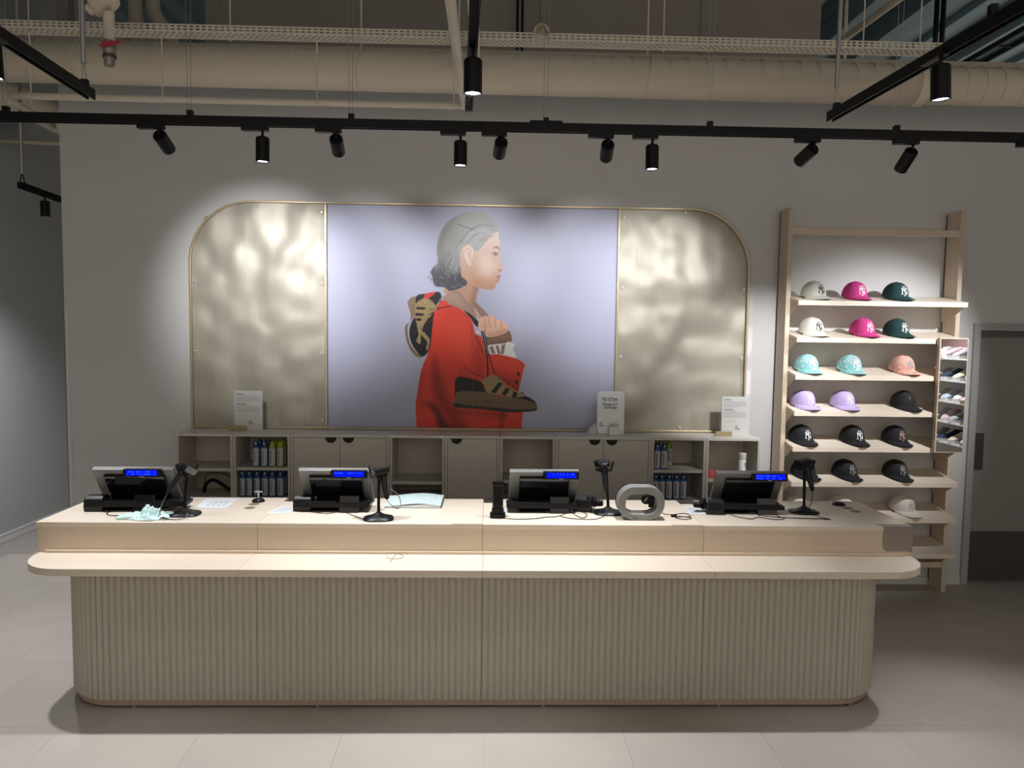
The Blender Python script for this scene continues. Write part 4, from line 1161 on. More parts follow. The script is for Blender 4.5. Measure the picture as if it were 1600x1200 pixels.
cable('scanner_cable', [(-.56, 4.025, 1.075), (-.545, 4.05, 1.045), (-.515, 4.10, 1.01), (-.50, 4.14, 1.02), (-.515, 4.16, 1.07), (-.555, 4.12, 1.12)], 'grey cable looping beside the open notebook', .0026, GREYC)
stand(.690, 4.225, (.660, 4.235, 1.205), 'black gooseneck stand left of the grey ring device', -.05)
scanner((.655, 4.21, 1.250), (.668, 4.165, 1.115), (.0, .75, .05), 'black barcode scanner on the stand left of the grey ring device')
cable('scanner_cable', [(.671, 4.155, 1.09), (.68, 4.14, 1.03), (.665, 4.12, .98), (.60, 4.08, .963), (.52, 4.07, .963), (.44, 4.10, .963), (.40, 4.14, .965)], 'dark cable running from the third scanner to the terminal', .0024)
stand(1.862, 4.275, (1.855, 4.28, 1.215), 'black gooseneck stand at the right end of the counter', 0)
scanner((1.850, 4.25, 1.262), (1.872, 4.205, 1.125), (.05, .75, .05), 'black barcode scanner on the rightmost stand before the black caps')
cable('scanner_cable', [(1.874, 4.195, 1.10), (1.868, 4.19, 1.04), (1.86, 4.20, .995), (1.89, 4.17, .966), (1.94, 4.10, .963), (1.90, 4.11, .963), (1.70, 4.13, .964), (1.55, 4.17, .966)], 'dark cable from the rightmost scanner along the counter front', .0024)
cable('terminal_cable', [(-2.15, 4.22, .965), (-2.13, 4.13, .963), (-2.07, 4.09, .963), (-2.02, 4.12, .963), (-2.0, 4.17, .963), (-1.97, 4.10, .963), (-1.90, 4.10, .965)], 'black cable winding in front of the leftmost terminal')
cable('terminal_cable', [(-1.02, 4.20, .965), (-.92, 4.165, .964), (-.84, 4.20, .966), (-.76, 4.12, .964), (-.68, 4.03, .964), (-.62, 4.0, .964)], 'black cable along the terminal beside the notebook')
cable('dock_cable', [(.075, 4.075, .966), (.16, 4.065, .963), (.26, 4.08, .963), (.31, 4.11, .963), (.38, 4.13, .963), (.44, 4.17, .97)], 'black cable running from the charging dock to the terminal')
cable('terminal_cable', [(.45, 4.22, .99), (.49, 4.16, .966), (.53, 4.10, .963), (.56, 4.17, .966), (.51, 4.21, .98)], 'short tangled black cable beside the sideways card reader')
cable('terminal_cable', [(1.38, 4.20, .97), (1.43, 4.14, .963), (1.49, 4.10, .963), (1.54, 4.14, .963), (1.62, 4.09, .963), (1.68, 4.11, .963), (1.66, 4.17, .966)], 'black cable winding in front of the rightmost terminal')
cable('ring_cable', [(.975, 4.14, 1.0), (1.0, 4.16, .975), (1.06, 4.19, .964), (1.14, 4.22, .963), (1.15, 4.15, .963), (1.06, 4.13, .963), (1.10, 4.08, .963), (1.15, 4.12, .963), (1.08, 4.15, .964)], 'dark tangled cable to the right of the grey ring device')
pl = build('cable_plug', MB().obox((1.055, 4.145, .968), .035, .016, .012, (0, 0, .3)), BLACKP, bevel=.003); tag(pl, 'small black plug in the tangled cable right of the ring device', 'plug')

# ring shaped reader
t = thing('ring_reader', 'grey oval ring shaped payment device standing near the counter middle', 'device', (.850, 4.09, ZT))
oo = rounded(-.132, .132, .002, .193, .094, 12); ii = rounded(-.089, .089, .036, .148, .054, 12)
build('ring', ring_prism(oo, ii, -.030, .052), mat('satin_grey_shell', (.235, .23, .22), .42), t, smooth=True, bevel=.005)
build('inner_tray', MB().prism(rounded(-.06, .02, -.028, .048, .01), .0365, .040), SIGNW, t)
build('rear_rim', ring_prism(rounded(-.1335, .1335, .0015, .1955, .095, 12), rounded(-.087, .087, .038, .146, .052, 12), .052, .058), BLACKP, t)
build('base_shadow_strip', MB().box(-.07, .07, -.026, .050, .0003, .003), BLACKP, t)
tg = build('black_pad', MB().prism(rounded(.006, .082, .086, .134, (.022, .012, .012, .022), 6), .0, .018, 'y').box(.048, .074, .004, .016, .066, .09), BLACKP, t, bevel=.002)
build('pad_icon', MB().tube([(.018, -.0008, .100), (.030, -.0008, .108), (.036, -.0008, .120)], .0012, 5).tube([(.028, -.0008, .109), (.026, -.0008, .116), (.033, -.0008, .119)], .0012, 5).lathe([(.0022, 0), (.0022, .001)], 8, (.039, -.0005, .125), Euler((PI / 2, 0, 0)).to_matrix()), E_WHITE, tg)
lt = MB(); xx = -.045
for w in (.004, .003, .005, .004, .003):
    lt.box(xx, xx + w, -.0308, -.0300, .011, .017); xx += w + .0015
build('lettering', lt, INK, t)
# handheld in its dock
t = thing('charging_dock', 'black charging dock with a raised foot near the counter middle', 'dock', (.048, 4.125, ZT))
build('foot', MB().prism(rounded(-.044, .044, -.045, .045, .02), .0005, .022), BLACKP, t, bevel=.005)
build('cup', MB().prism(rounded(-.034, .034, -.032, .032, .014), .022, .05), BLACKP, t, bevel=.006)
t = thing('handheld_terminal', 'black upright handheld terminal standing in the charging dock', 'handheld', (.048, 4.125, ZT + .05))
build('body', MB().prism(rounded(-.030, .030, -.018, .018, .010), .0005, .128), CHARC, t, bevel=.003)
build('scan_head', MB().prism(rounded(-.033, .033, -.022, .022, .012), .13, .152), BLACKG, t, bevel=.006)
build('rear_grip', MB().box(-.018, .018, -.0215, -.018, .02, .115), BLACKP, t, bevel=.002)
# papers, notebook, glove, cable turrets
def sheet(corners, label, name='paper_sheet', z=ZT + .0006, lines=None, m=None):
    c = [Vector((*p, z)) for p in corners]
    o = build(name, MB().add([*c, *[p + Vector((0, 0, .0005)) for p in c]], [(3, 2, 1, 0), (4, 5, 6, 7), (0, 1, 5, 4), (1, 2, 6, 5), (2, 3, 7, 6), (3, 0, 4, 7)]), m or PAPER)
    tag(o, label, 'paper')
    if lines:
        mb = MB()
        for (u0, u1, v0, v1) in lines:
            def B(u, v): return (c[0] * (1 - u) + c[1] * u) * (1 - v) + (c[3] * (1 - u) + c[2] * u) * v + Vector((0, 0, .0009))
            mb.quad(B(u0, v0), B(u1, v0), B(u1, v1), B(u0, v1))
        build('print', mb, INKB, o)
    return o
sheet([(-1.71, 4.285), (-1.529, 4.288), (-1.535, 4.545), (-1.734, 4.53)], 'white printed form beside the leftmost scanner stand',
      lines=[(.3, .95, .62, .66)] + [(.3 + .16 * k, .33 + .16 * k, .2, .66) for k in range(4)] + [(.06, .14, .08, .11)])
sheet([(-1.259, 4.175), (-1.134, 4.178), (-1.12, 4.34), (-1.235, 4.34)], 'white receipt sticking out left of the second card reader', lines=[(.1, .8, .2 + .15 * k, .24 + .15 * k) for k in range(5)])
sheet([(.03, 4.19), (.122, 4.165), (.105, 4.33), (.02, 4.36)], 'white slip of paper lying behind the charging dock', lines=[(.2, .8, .15 + .2 * k, .19 + .2 * k) for k in range(4)])
sheet([(1.172, 4.205), (1.266, 4.215), (1.271, 4.425), (1.172, 4.41)], 'pale printed slip left of the rightmost card reader', lines=[(.1, .85, .1 + .11 * k, .14 + .11 * k) for k in range(7)])
sheet([(1.70, 4.36), (1.82, 4.37), (1.83, 4.48), (1.72, 4.47)], 'white slip behind the rightmost scanner stand')
nb = thing('open_notebook', 'open ruled notebook with a curling page right of the second scanner', 'notebook', (-.45, 4.47, ZT))
nbm = mat('ruled_page', (.62, .77, .76), .7)
def page(u, v):
    x = -.165 + .33 * u; y = -.15 + .29 * v
    z = .010 + .020 * math.sin(PI * min(1, u * 1.05)) ** 1.0 * (u ** .8) * 1.1 + .006 * u
    return (x - .008 * v, y, z)
build('page', MB().grid(page, 18, 6), nbm, nb, smooth='all')
build('page_block', MB().prism([(-.165, .002), (.163, .002), (.163, .014), (.08, .024), (-.05, .014), (-.165, .009)], -.148, .138, 'y'), PAPER, nb)
build('cover', MB().box(-.170, .170, -.152, .142, .0004, .002).box(.163, .170, -.152, .142, .002, .018), mat('notebook_cover', (.10, .12, .12), .6), nb)
ln = MB()
for k in range(20):
    v = (k + 1) / 21
    for j in range(17):
        u0, u1 = j / 17, (j + 1) / 17
        a, b = Vector(page(u0, v)), Vector(page(u1, v)); up = Vector((0, 0, .0006)); dy = Vector((0, .0011, 0))
    # ruled lines run across the curl
for k in range(26):
    u = (k + 1) / 27
    pts = [Vector(page(u, v / 5)) + Vector((0, 0, .0007)) for v in range(6)]
    for j in range(5):
        ln.quad(pts[j] - Vector((.0007, 0, 0)), pts[j] + Vector((.0007, 0, 0)), pts[j + 1] + Vector((.0007, 0, 0)), pts[j + 1] - Vector((.0007, 0, 0)))
build('ruled_lines', ln, INKB, nb)
# mint latex glove: crumpled palm with five limp fingers
gl = thing('latex_glove', 'crumpled mint green latex glove lying before the leftmost terminal', 'glove', (-1.87, 4.06, ZT))
gm = cloth('g', 0, 0, 0, .17, .13, .062, MINT, 21, n=44, wr=.20)
go = build('palm', gm, MINT, gl, smooth='all'); mo = go.modifiers.new('solid', 'SOLIDIFY'); mo.thickness = .002; mo.offset = 1
for k, (a, L, c) in enumerate(((3.45, .085, -.03), (3.30, .10, -.012), (3.12, .10, .006), (2.95, .085, .024), (2.35, .07, .04))):
    p0 = Vector((-.065, c, .010)); dr = Vector((math.cos(a), math.sin(a), 0))
    pts = smooth_pts([p0 + Vector((.02, 0, .0)), p0 + dr * L * .4 + Vector((0, 0, .003)), p0 + dr * L * .75 + Vector((0, .004, -.001)), p0 + dr * L + Vector((0, .006, -.003))], 5)
    build('finger', MB().tube(pts, [.010 - .004 * i / (len(pts) - 1) for i in range(len(pts))], 8), MINT, gl, smooth='all')
build('cuff', MB().grid(lambda u, v: (.075 + .045 * v + .01 * math.sin(9 * u), -.055 + .11 * u, .004 + .022 * abs(math.sin(7 * u + 2 * v)) * (1 - .4 * v)), 18, 5), MINT, gl, smooth='all')
GREYL = mat('pale_steel', (.62, .61, .58), .35, .2)
def turret(x, y, label, rod):
    t = thing('cable_turret', label, 'cable turret', (x, y, ZT))
    build('dome', MB().lathe([(.038, .0005), (.038, .004), (.034, .012), (.024, .019), (.010, .022)], 24), CHARC, t, smooth=True)
    if rod:
        build('post', MB().tube([(0, 0, .02), (0, 0, .066)], .0045, 8), GREYL, t)
        build('cross_bar', MB().tube([(-.024, 0, .060), (.024, 0, .060)], .004, 8), GREYL, t)
turret(-1.396, 4.465, 'black dome with a small steel T bar left of the second terminal', True)
turret(2.165, 4.47, 'plain black dome at the right end of the counter', False)

lp = build('cord_loop', MB().tube(smooth_pts([(-.50 + .045 * math.cos(a), 3.90 + .040 * math.sin(a), .7985) for a in [2.9 + k * .55 for k in range(10)]] + [(-.515, 3.80, .7985)], 4), .0012, 5), mat('tan_cord', (.25, .18, .12), .7), smooth='all')
tag(lp, 'small loop of thin tan cord lying on the lower ledge', 'cord')
# ------------------------------------------------------------------ tracks and spotlights
TRZ = 3.06
tk = thing('lighting_track', 'long black lighting track running above the counter', 'track', (.2, 3.96, TRZ))
def track_bar(p0, p1, parent, w=.036, h=.034):
    p0, p1 = Vector(p0), Vector(p1); d = (p1 - p0).normalized(); s = Vector((-d.y, d.x, 0)) * w / 2
    def bar(a, b, z0, z1, k0, k1):
        vs = [a + s * k0 + Vector((0, 0, z0)), a + s * k1 + Vector((0, 0, z0)), a + s * k1 + Vector((0, 0, z1)), a + s * k0 + Vector((0, 0, z1))]
        vs += [q + (b - a) for q in vs]
        return vs
    m = MB()
    F = [(0, 1, 2, 3), (7, 6, 5, 4), (0, 4, 5, 1), (1, 5, 6, 2), (2, 6, 7, 3), (3, 7, 4, 0)]
    m.add(bar(p0, p1, 0, h, -1, 1), F).add(bar(p0, p1, -.012, 0, -1, -.62), F).add(bar(p0, p1, -.012, 0, .62, 1), F)
    return build('rail', m, BLACKM, parent, world=True)
track_bar((-3.6, 3.965, TRZ), (4.6, 3.95, TRZ), tk)
for x in (-2.50, -1.567, -.739, .275, 1.14, 2.139):
    build('wire', MB().tube([(x - .012, 3.962, TRZ + .04), (x - .03, 3.97, 5.55)], .0014, 5).tube([(x + .004, 3.962, TRZ + .04), (x + .03, 3.97, 5.55)], .0014, 5), GALV, tk, world=True)
    build('wire_clip', MB().box(x - .014, x + .014, 3.948, 3.976, TRZ + .034, TRZ + .062), BLACKM, tk, world=True)
for x in (-2.62, .275):
    build('feed_box', MB().box(x - .085, x + .085, 3.944, 3.980, TRZ + .034, TRZ + .046), BLACKM, tk, world=True)
def spot(piv, aim, label, name='spotlight', watts=0.0, cone=60, lit=False, group='black cylinder spotlights on the tracks', axis=(1, 0, 0), col=SPOT_COL, blend=1.0, soft=.03):
    piv = Vector(piv); d = Vector(aim).normalized()
    t = thing(name, label, 'spotlight', piv, group=group)
    ax = Vector(axis).normalized(); side = Vector((-ax.y, ax.x, 0))
    m = MB(); c = Vector((0, 0, .024))
    vs = []
    for a, b in ((-.105, -1), (.028, -1), (.028, 1), (-.105, 1)):
        for z in (.0, .024):
            vs.append(ax * a + side * .017 * b + Vector((0, 0, z)))
    m.add(vs, [(0, 2, 3, 1), (2, 4, 5, 3), (4, 6, 7, 5), (6, 0, 1, 7), (1, 3, 5, 7), (6, 4, 2, 0)])
    build('adapter', m, BLACKM, t)
    build('stem', MB().tube([(0, 0, .004), (0, 0, -.03)], .007, 8).tube([(0, 0, -.022), d * .03 + Vector((0, 0, -.022))], .009, 8), BLACKM, t)
    R = (-d).to_track_quat('Z', 'Y').to_matrix()
    top = Vector((0, 0, -.026)) + d * .006
    build('housing', MB().lathe([(.012, .0), (.030, -.001), (.0345, -.006), (.0345, -.126), (.031, -.127), (.030, -.119)], 24, top, R, cap=False), BLACKM, t, smooth=True)
    build('back_plate', MB().lathe([(.030, -.0015), (.030, .0003)], 20, top, R), BLACKM, t)
    build('lens', MB().lathe([(.0301, -.1195), (.0301, -.1185)], 24, top, R), LENS if (lit or watts > 0) else mat('dark_lens', (.1, .1, .1), .1), t)
    if watts > 0:
        L = bpy.data.lights.new('spot_light', 'SPOT'); L.energy = watts; L.spot_size = math.radians(cone); L.spot_blend = blend; L.shadow_soft_size = soft; L.color = col
        lo = bpy.data.objects.new('spot_light', L); COL.objects.link(lo); lo.parent = t
        lo.location = top + d * .131; lo.rotation_euler = (-d).to_track_quat('Z', 'Y').to_euler()
    return t
YT, ZP = 3.957, 3.024
dn = (0, -.03, -1)
def to(x, tx, tz, ty=WY): return (tx - x, ty - YT, tz - (ZP - .1))
spot((-1.728, YT, ZP), to(-1.728, -1.74, 2.22), 'black spotlight tilted to the right above the left woven panel', watts=WASH_W * 1.5, cone=58)
spot((-1.196, YT, ZP), dn, 'lit downward spotlight above the second terminal, leftmost lit one on the long track', watts=DOWN_W, cone=75)
spot((-.819, YT, ZP), to(-.819, -.98, 2.27), 'black spotlight turned to the wall left of the poster figure', watts=WASH_W * .92, cone=50)
spot((-.171, YT, ZP), dn, 'lit downward spotlight right above the poster figure', watts=DOWN_W, cone=75)
spot((.043, YT, ZP), to(.043, -.12, 2.36), 'black spotlight leaning left beside the lit one above the poster figure', watts=WASH_W * .78, cone=46)
spot((.603, YT, ZP), to(.603, .74, 2.25), 'black spotlight turned to the right part of the poster', watts=WASH_W * .92, cone=50)
spot((.837, YT, ZP), dn, 'lit downward spotlight right of the poster, third lit one on the long track', watts=DOWN_W, cone=75)
spot((1.700, YT, ZP), to(1.700, 1.25, 2.22), 'black spotlight leaning far left, above the right woven panel', watts=WASH_W * 1.1, cone=48)
spot((2.230, YT, ZP), to(2.230, 2.13, 1.45), 'black spotlight leaning left, rightmost on the long track', watts=WASH_W * 1.9, cone=46)
# the same track goes on past both picture edges
spot((-2.68, YT, ZP), dn, 'lit downward spotlight past the left end of the counter', watts=DOWN_W, cone=75)
spot((2.90, YT, ZP), (-.08, -.16, -1), 'lit downward spotlight past the right end of the counter', watts=DOWN_W * .75, cone=46)
spot((3.75, YT, ZP), to(3.75, 3.05, 1.72, 5.55), 'spotlight past the right picture edge turned to the cap rack', watts=WASH_W * 2.3, cone=60)
# three tracks running towards the viewer
for nm, p0, p1, lab in (('left', (-1.86, 3.565), (-1.70, .4), 'black lighting track coming towards the viewer at upper left'), ('mid', (-.118, 3.62), (.035, .4), 'black lighting track coming towards the viewer in the middle'), ('right', (1.644, 3.66), (1.80, .4), 'black lighting track coming towards the viewer at upper right')):
    t = thing('lighting_track', lab, 'track', (*p0, TRZ))
    track_bar((*p0, TRZ), (*p1, TRZ), t)
    d = (Vector((*p1, 0)) - Vector((*p0, 0))).normalized()
    e = Vector((*p0, TRZ)) + d * .06
    if nm != 'mid':
        build('hanger_rod', MB().tube([(e.x - .004, e.y, TRZ + .13), (e.x + .012, e.y, 5.55)], .011, 8), GALV, t, world=True)
        build('hanger_loop', MB().tube([(e.x - .012, e.y, TRZ + .04), (e.x - .008, e.y, TRZ + .13)], .002, 5).tube([(e.x + .012, e.y, TRZ + .04), (e.x - .002, e.y, TRZ + .13)], .002, 5), GALV, t, world=True)
        build('hanger_clip', MB().box(e.x - .014, e.x + .014, e.y - .012, e.y + .012, TRZ + .034, TRZ + .06), BLACKM, t, world=True)
        w = Vector((*p0, TRZ)) + d * 1.1
        build('wire', MB().tube([(w.x, w.y, TRZ + .04), (w.x, w.y, 5.55)], .0014, 5).tube([(w.x + .015, w.y, TRZ + .04), (w.x + .03, w.y, 5.55)], .0014, 5), GALV, t, world=True)
        build('wire_clip', MB().box(w.x - .012, w.x + .012, w.y - .012, w.y + .012, TRZ + .034, TRZ + .075), BLACKM, t, world=True)
    else:
        build('hanger_rod', MB().tube([(e.x, e.y, TRZ + .03), (e.x, e.y, 5.55)], .005, 8), GALV, t, world=True)
        build('end_cap', MB().box(p0[0] - .02, p0[0] + .02, p0[1], p0[1] + .03, TRZ - .012, TRZ + .036), GALV, t, world=True)
spot((-.079, 2.85, 3.048), (0, .0, -1), 'large near lit spotlight in the middle on the track coming towards the viewer', watts=52, cone=52, axis=(.05, -1, 0))
spot((1.668, 2.80, 3.048), (.05, .0, -1), 'large near lit spotlight at upper right', watts=45, cone=50, axis=(.05, -1, 0))
spot((-1.815, 2.80, 3.048), (.05, .0, -1), 'near lit spotlight cut by the left picture edge', watts=52, cone=52, axis=(.05, -1, 0))
t = thing('lighting_track', 'black lighting track in the passage left of the partition', 'track', (-3.62, 6.0, TRZ))
track_bar((-3.596, 5.83, TRZ), (-3.95, 10.0, TRZ), t)
build('hanger_rod', MB().tube([(-3.60, 5.87, TRZ + .10), (-3.60, 5.87, 5.55)], .012, 8), GALV, t, world=True)
build('hanger_loop', MB().tube([(-3.62, 5.87, TRZ + .03), (-3.603, 5.87, TRZ + .10)], .004, 5).tube([(-3.58, 5.87, TRZ + .03), (-3.597, 5.87, TRZ + .10)], .004, 5), BLACKM, t, world=True)
spot((-3.628, 6.20, 3.046), (0, 0, -1), 'spotlight in the passage left of the partition', watts=130, cone=125, axis=(.07, -1, 0))

# ------------------------------------------------------------------ services overhead
dk = thing('ventilation_duct', 'long cream painted round ventilation duct above the wall', 'duct', (0, 5.3, 3.78))
def tubeX(x0, x1, y, z0, z1, r, seg=28, n=2):
    return MB().tube([(x0 + (x1 - x0) * k / n, y, z0 + (z1 - z0) * k / n) for k in range(n + 1)], r, seg)
build('duct_run', tubeX(-6.2, 2.98, 5.3, 3.815, 3.782, .135), DUCT, dk, world=True, smooth='all')
build('duct_run', tubeX(3.02, 7.5, 5.3, 3.782, 3.77, .125), DUCT, dk, world=True, smooth='all')
build('joint', tubeX(2.96, 3.03, 5.3, 3.782, 3.782, .142), DUCT, dk, world=True, smooth=True)
for x in np.arange(-3.6, 3.8, .13):
    build('seam_ring', tubeX(x, x + .004, 5.3, 3.80 - .0037 * x, 3.80 - .0037 * x, .1362), DUCT, dk, world=True)
for x in (-2.83, -.92, 1.07, 3.0):
    build('hanger_band', MB().tube([(x + .02 * math.cos(a), 5.3 + .139 * math.sin(a), 3.797 + .139 * math.cos(a)) for a in [2 * PI * k / 28 for k in range(29)]], .006, 5), CREAM, dk, world=True)
    build('hanger_rod', MB().tube([(x, 5.3, 3.93), (x, 5.3, 5.58)], .006, 6), CREAM, dk, world=True)

# perforated cable trays
def slot_plate(L, W, pu, rows, slot, P, mb):
    """plate in (u,v) with rows of slots cut through it; P maps (u,v) to space"""
    sw, shh = slot
    n = int(L / pu)
    edges = []
    vprev = 0
    for vi, off in rows:
        a, b = vi - shh / 2, vi + shh / 2
        mb.quad(P(0, vprev), P(L, vprev), P(L, a), P(0, a))
        for k in range(n):
            u0 = k * pu + off; s0 = u0 + (pu - sw) / 2; s1 = s0 + sw
            nxt = (k + 1) * pu + off + (pu - sw) / 2 if k < n - 1 else L
            if k == 0: mb.quad(P(0, a), P(s0, a), P(s0, b), P(0, b))
            mb.quad(P(s1, a), P(nxt, a), P(nxt, b), P(s1, b))
        vprev = b
    mb.quad(P(0, vprev), P(L, vprev), P(L, W), P(0, W))
ty0, tz0 = 4.70, 3.80
t = thing('cable_tray', 'long cream perforated cable tray in front of the duct', 'cable tray', (0, ty0, tz0))
TX0, TX1 = -5.2, 2.92
m = MB(); L = TX1 - TX0
slot_plate(L, .045, .0375, [(.014, 0), (.032, 0)], (.022, .0078), lambda u, v: (TX0 + u, ty0, tz0 + v), m)
build('front_flange', m, CREAM, t, world=True)
m = MB()
slot_plate(L, .115, .0375, [(.018, 0), (.042, .019), (.066, 0), (.090, .019)], (.022, .0078), lambda u, v: (TX0 + u, ty0 + v, tz0), m)
build('tray_bottom', m, CREAM, t, world=True)
cabs = MB()
for q in range(7):
    cabs.tube([(TX0 + .1, ty0 + .016 + .014 * q, tz0 + .010), (TX1 - .1, ty0 + .016 + .014 * q, tz0 + .010)], .0065, 6)
build('added_cable_run', cabs, mat('slot_dark_cable', (.03, .028, .026), .6), t, world=True)  # dark cables added inside so the tray slots look dark
build('rear_flange', MB().box(TX0, TX1, ty0 + .115, ty0 + .1165, tz0, tz0 + .045), CREAM, t, world=True)
for x in (-2.85, -1.63, -.22, 1.06, 2.33):
    build('hanger_rod', MB().tube([(x, ty0 + .06, tz0 - .03), (x, ty0 + .06, 5.58)], .005, 6), CREAM, t, world=True)
t = thing('cable_tray', 'cream perforated cable tray coming towards the viewer beside the middle track', 'cable tray', (-.24, 4.2, 3.78))
tx_ = -.262
m = MB(); L = 4.4
slot_plate(L, .055, .0375, [(.028, 0)], (.018, .007), lambda u, v: (tx_ - .005 + v - .018 * (u / L) * 0 + (.035 * u / L) * 0, 5.18 - u, 3.765), m)
build('tray_bottom', m, CREAM, t, world=True)
build('side_flange', MB().box(tx_ - .006, tx_ - .0045, .78, 5.18, 3.765, 3.80), CREAM, t, world=True)
slot_r = MB(); slot_plate(L, .055, .0375, [(.028, 0)], (.018, .007), lambda u, v: (tx_ + .115 + v, 5.18 - u, 3.765), slot_r)
build('tray_bottom', slot_r, CREAM, t, world=True)
build('side_flange', MB().box(tx_ + .170, tx_ + .1715, .78, 5.18, 3.765, 3.80), CREAM, t, world=True)
build('rung', MB().box(tx_ + .05, tx_ + .115, 1.2, 1.22, 3.766, 3.77).box(tx_ + .05, tx_ + .115, 2.6, 2.62, 3.766, 3.77).box(tx_ + .05, tx_ + .115, 5.1, 5.12, 3.766, 3.77), CREAM, t, world=True)

t = thing('sprinkler_pipe', 'cream water pipe under the duct with an elbow towards the viewer', 'pipe', (-1.5, 4.76, 3.41))
PZ = 3.412
build('pipe_run', MB().tube(smooth_pts([(-2.99, 4.76, PZ + .002), (-1.6, 4.76, PZ), (-.28, 4.76, PZ), (-.215, 4.755, PZ), (-.187, 4.72, PZ), (-.185, 4.64, PZ), (-.185, 3.0, PZ), (-.185, .8, PZ)], 5), .0205, 14), CREAM, t, world=True, smooth='all')
for x in (-2.12, -.28):
    build('coupling', tubeX(x - .025, x + .025, 4.76, PZ, PZ, .0235, 14), CREAM, t, world=True)
build('coupling', MB().tube([(-.185, 4.62, PZ), (-.185, 4.56, PZ)], .0245, 14), CREAM, t, world=True)
for x in (-2.85, -2.05, -1.10, -.25):
    build('pipe_clip', MB().tube([(x, 4.76 + .023 * math.sin(a), PZ + .023 * math.cos(a)) for a in [2 * PI * k / 16 for k in range(17)]], .0035, 5), CREAM, t, world=True)
    build('drop_rod', MB().tube([(x, 4.76, PZ + .022), (x, 4.762, tz0 - .002)], .0045, 6).tube([(x, 4.76, PZ - .022), (x, 4.76, PZ - .045)], .003, 5), CREAM, t, world=True)
t = thing('sprinkler_pipe', 'cream pipe slanting away behind the partition at upper left', 'pipe', (-3.6, 6.1, 3.65))
build('pipe_run', MB().tube(smooth_pts([(-2.99, 4.76, PZ), (-3.03, 4.80, PZ), (-3.07, 4.87, PZ + .016), (-3.25, 5.45, 3.50), (-3.40, 5.95, 3.545)], 5), .021, 12), CREAM, t, world=True, smooth='all')
t = build('water_pipe', tubeX(-4.485, -3.6, 6.95, 3.668, 3.645, .020, 12), CREAM, smooth='all'); tag(t, 'thin level cream pipe in the passage at upper left', 'pipe')
fx = build('flexible_duct', MB().tube(smooth_pts([(-4.36, 6.28, 3.90), (-4.2, 6.32, 3.90), (-3.95, 6.45, 3.87), (-3.80, 6.8, 3.80), (-3.80, 7.4, 3.78)], 8), .12, 20), DUCT, smooth='all'); tag(fx, 'fat cream flexible duct bending behind the partition at upper left', 'duct')
# pipe end with coupling and drain valve
t = thing('drain_valve_pipe', 'thick cream pipe end with a coupling and a red levered drain valve', 'pipe', (-2.19, 4.4, 3.8))
build('main_pipe', MB().tube(smooth_pts([(-2.75, 4.3, 4.62), (-2.45, 4.34, 4.12), (-2.32, 4.36, 3.96), (-2.235, 4.37, 3.87), (-2.185, 4.38, 3.80)], 5), .068, 20), CREAM, t, world=True, smooth='all')
dirv = Vector((.05, .01, -.07)).normalized()
c0 = Vector((-2.205, 4.376, 3.825))
build('coupling', MB().tube([c0 - dirv * .025, c0 + dirv * .035], .080, 20), CREAM, t, world=True, smooth=True)
for s in (-1, 1):
    p = c0 + Vector((.085 * s * .75, -.02, .065 * s * .75))
    build('coupling_bolt', MB().obox(p, .045, .035, .04, (0, .7, 0)).tube([p + Vector((0, -.035, 0)), p + Vector((0, .035, 0))], .012, 8), CREAM, t, world=True, bevel=.004)
build('drop_pipe', MB().tube([(-2.187, 4.4, 3.78), (-2.188, 4.4, 3.60)], .030, 16), CREAM, t, world=True, smooth=True)
build('collar', MB().tube([(-2.187, 4.4, 3.70), (-2.1875, 4.4, 3.68)], .034, 16), CREAM, t, world=True, smooth=True)
build('valve_body', MB().tube([(-2.188, 4.4, 3.625), (-2.189, 4.4, 3.60), (-2.189, 4.4, 3.575), (-2.189, 4.4, 3.54)], [.031, .037, .037, .030], 16), BRASS, t, world=True, smooth=True)
build('valve_ring', MB().tube([(-2.189, 4.4, 3.548), (-2.189, 4.4, 3.528)], .036, 16), mat('dark_ring', (.07, .06, .05), .5), t, world=True, smooth=True)
build('valve_outlet', MB().tube([(-2.189, 4.4, 3.528), (-2.190, 4.4, 3.485)], [.031, .027], 16), BRASS, t, world=True, smooth=True)
lv = build('lever', MB().prism([(-2.226, 3.600), (-2.222, 3.575), (-2.19, 3.574), (-2.105, 3.592), (-2.100, 3.607), (-2.19, 3.606)], 4.352, 4.358, 'y'), REDL, t, world=True, bevel=.002); lv['label'] = 'red valve lever'
build('lever_nut', MB().lathe([(.010, 0), (.010, .012)], 6, (-2.213, 4.352, 3.590), Euler((PI / 2, 0, 0)).to_matrix()), CHROME, t, world=True)
# sounder on the tray
t = thing('ceiling_sounder', 'round cream ceiling sounder hanging at the cable tray', 'sounder', (.28, 4.55, 3.79))
Rr = Euler((PI / 2 + .35, 0, 0)).to_matrix()
build('housing', MB().lathe([(.030, -.03), (.046, -.01), (.048, .012), (.044, .02), (.040, .012)], 24, (.28, 4.55, 3.79), Rr), CREAM, t, world=True, smooth=True)
build('cone', MB().lathe([(.040, .012), (.026, .004), (.022, .010), (.004, .013)], 24, (.28, 4.55, 3.79), Rr), mat('sounder_cone', (.30, .255, .19), .6), t, world=True, smooth=True)
build('hanger', MB().box(.232, .245, 4.56, 4.58, 3.73, 3.79), CREAM, t, world=True)
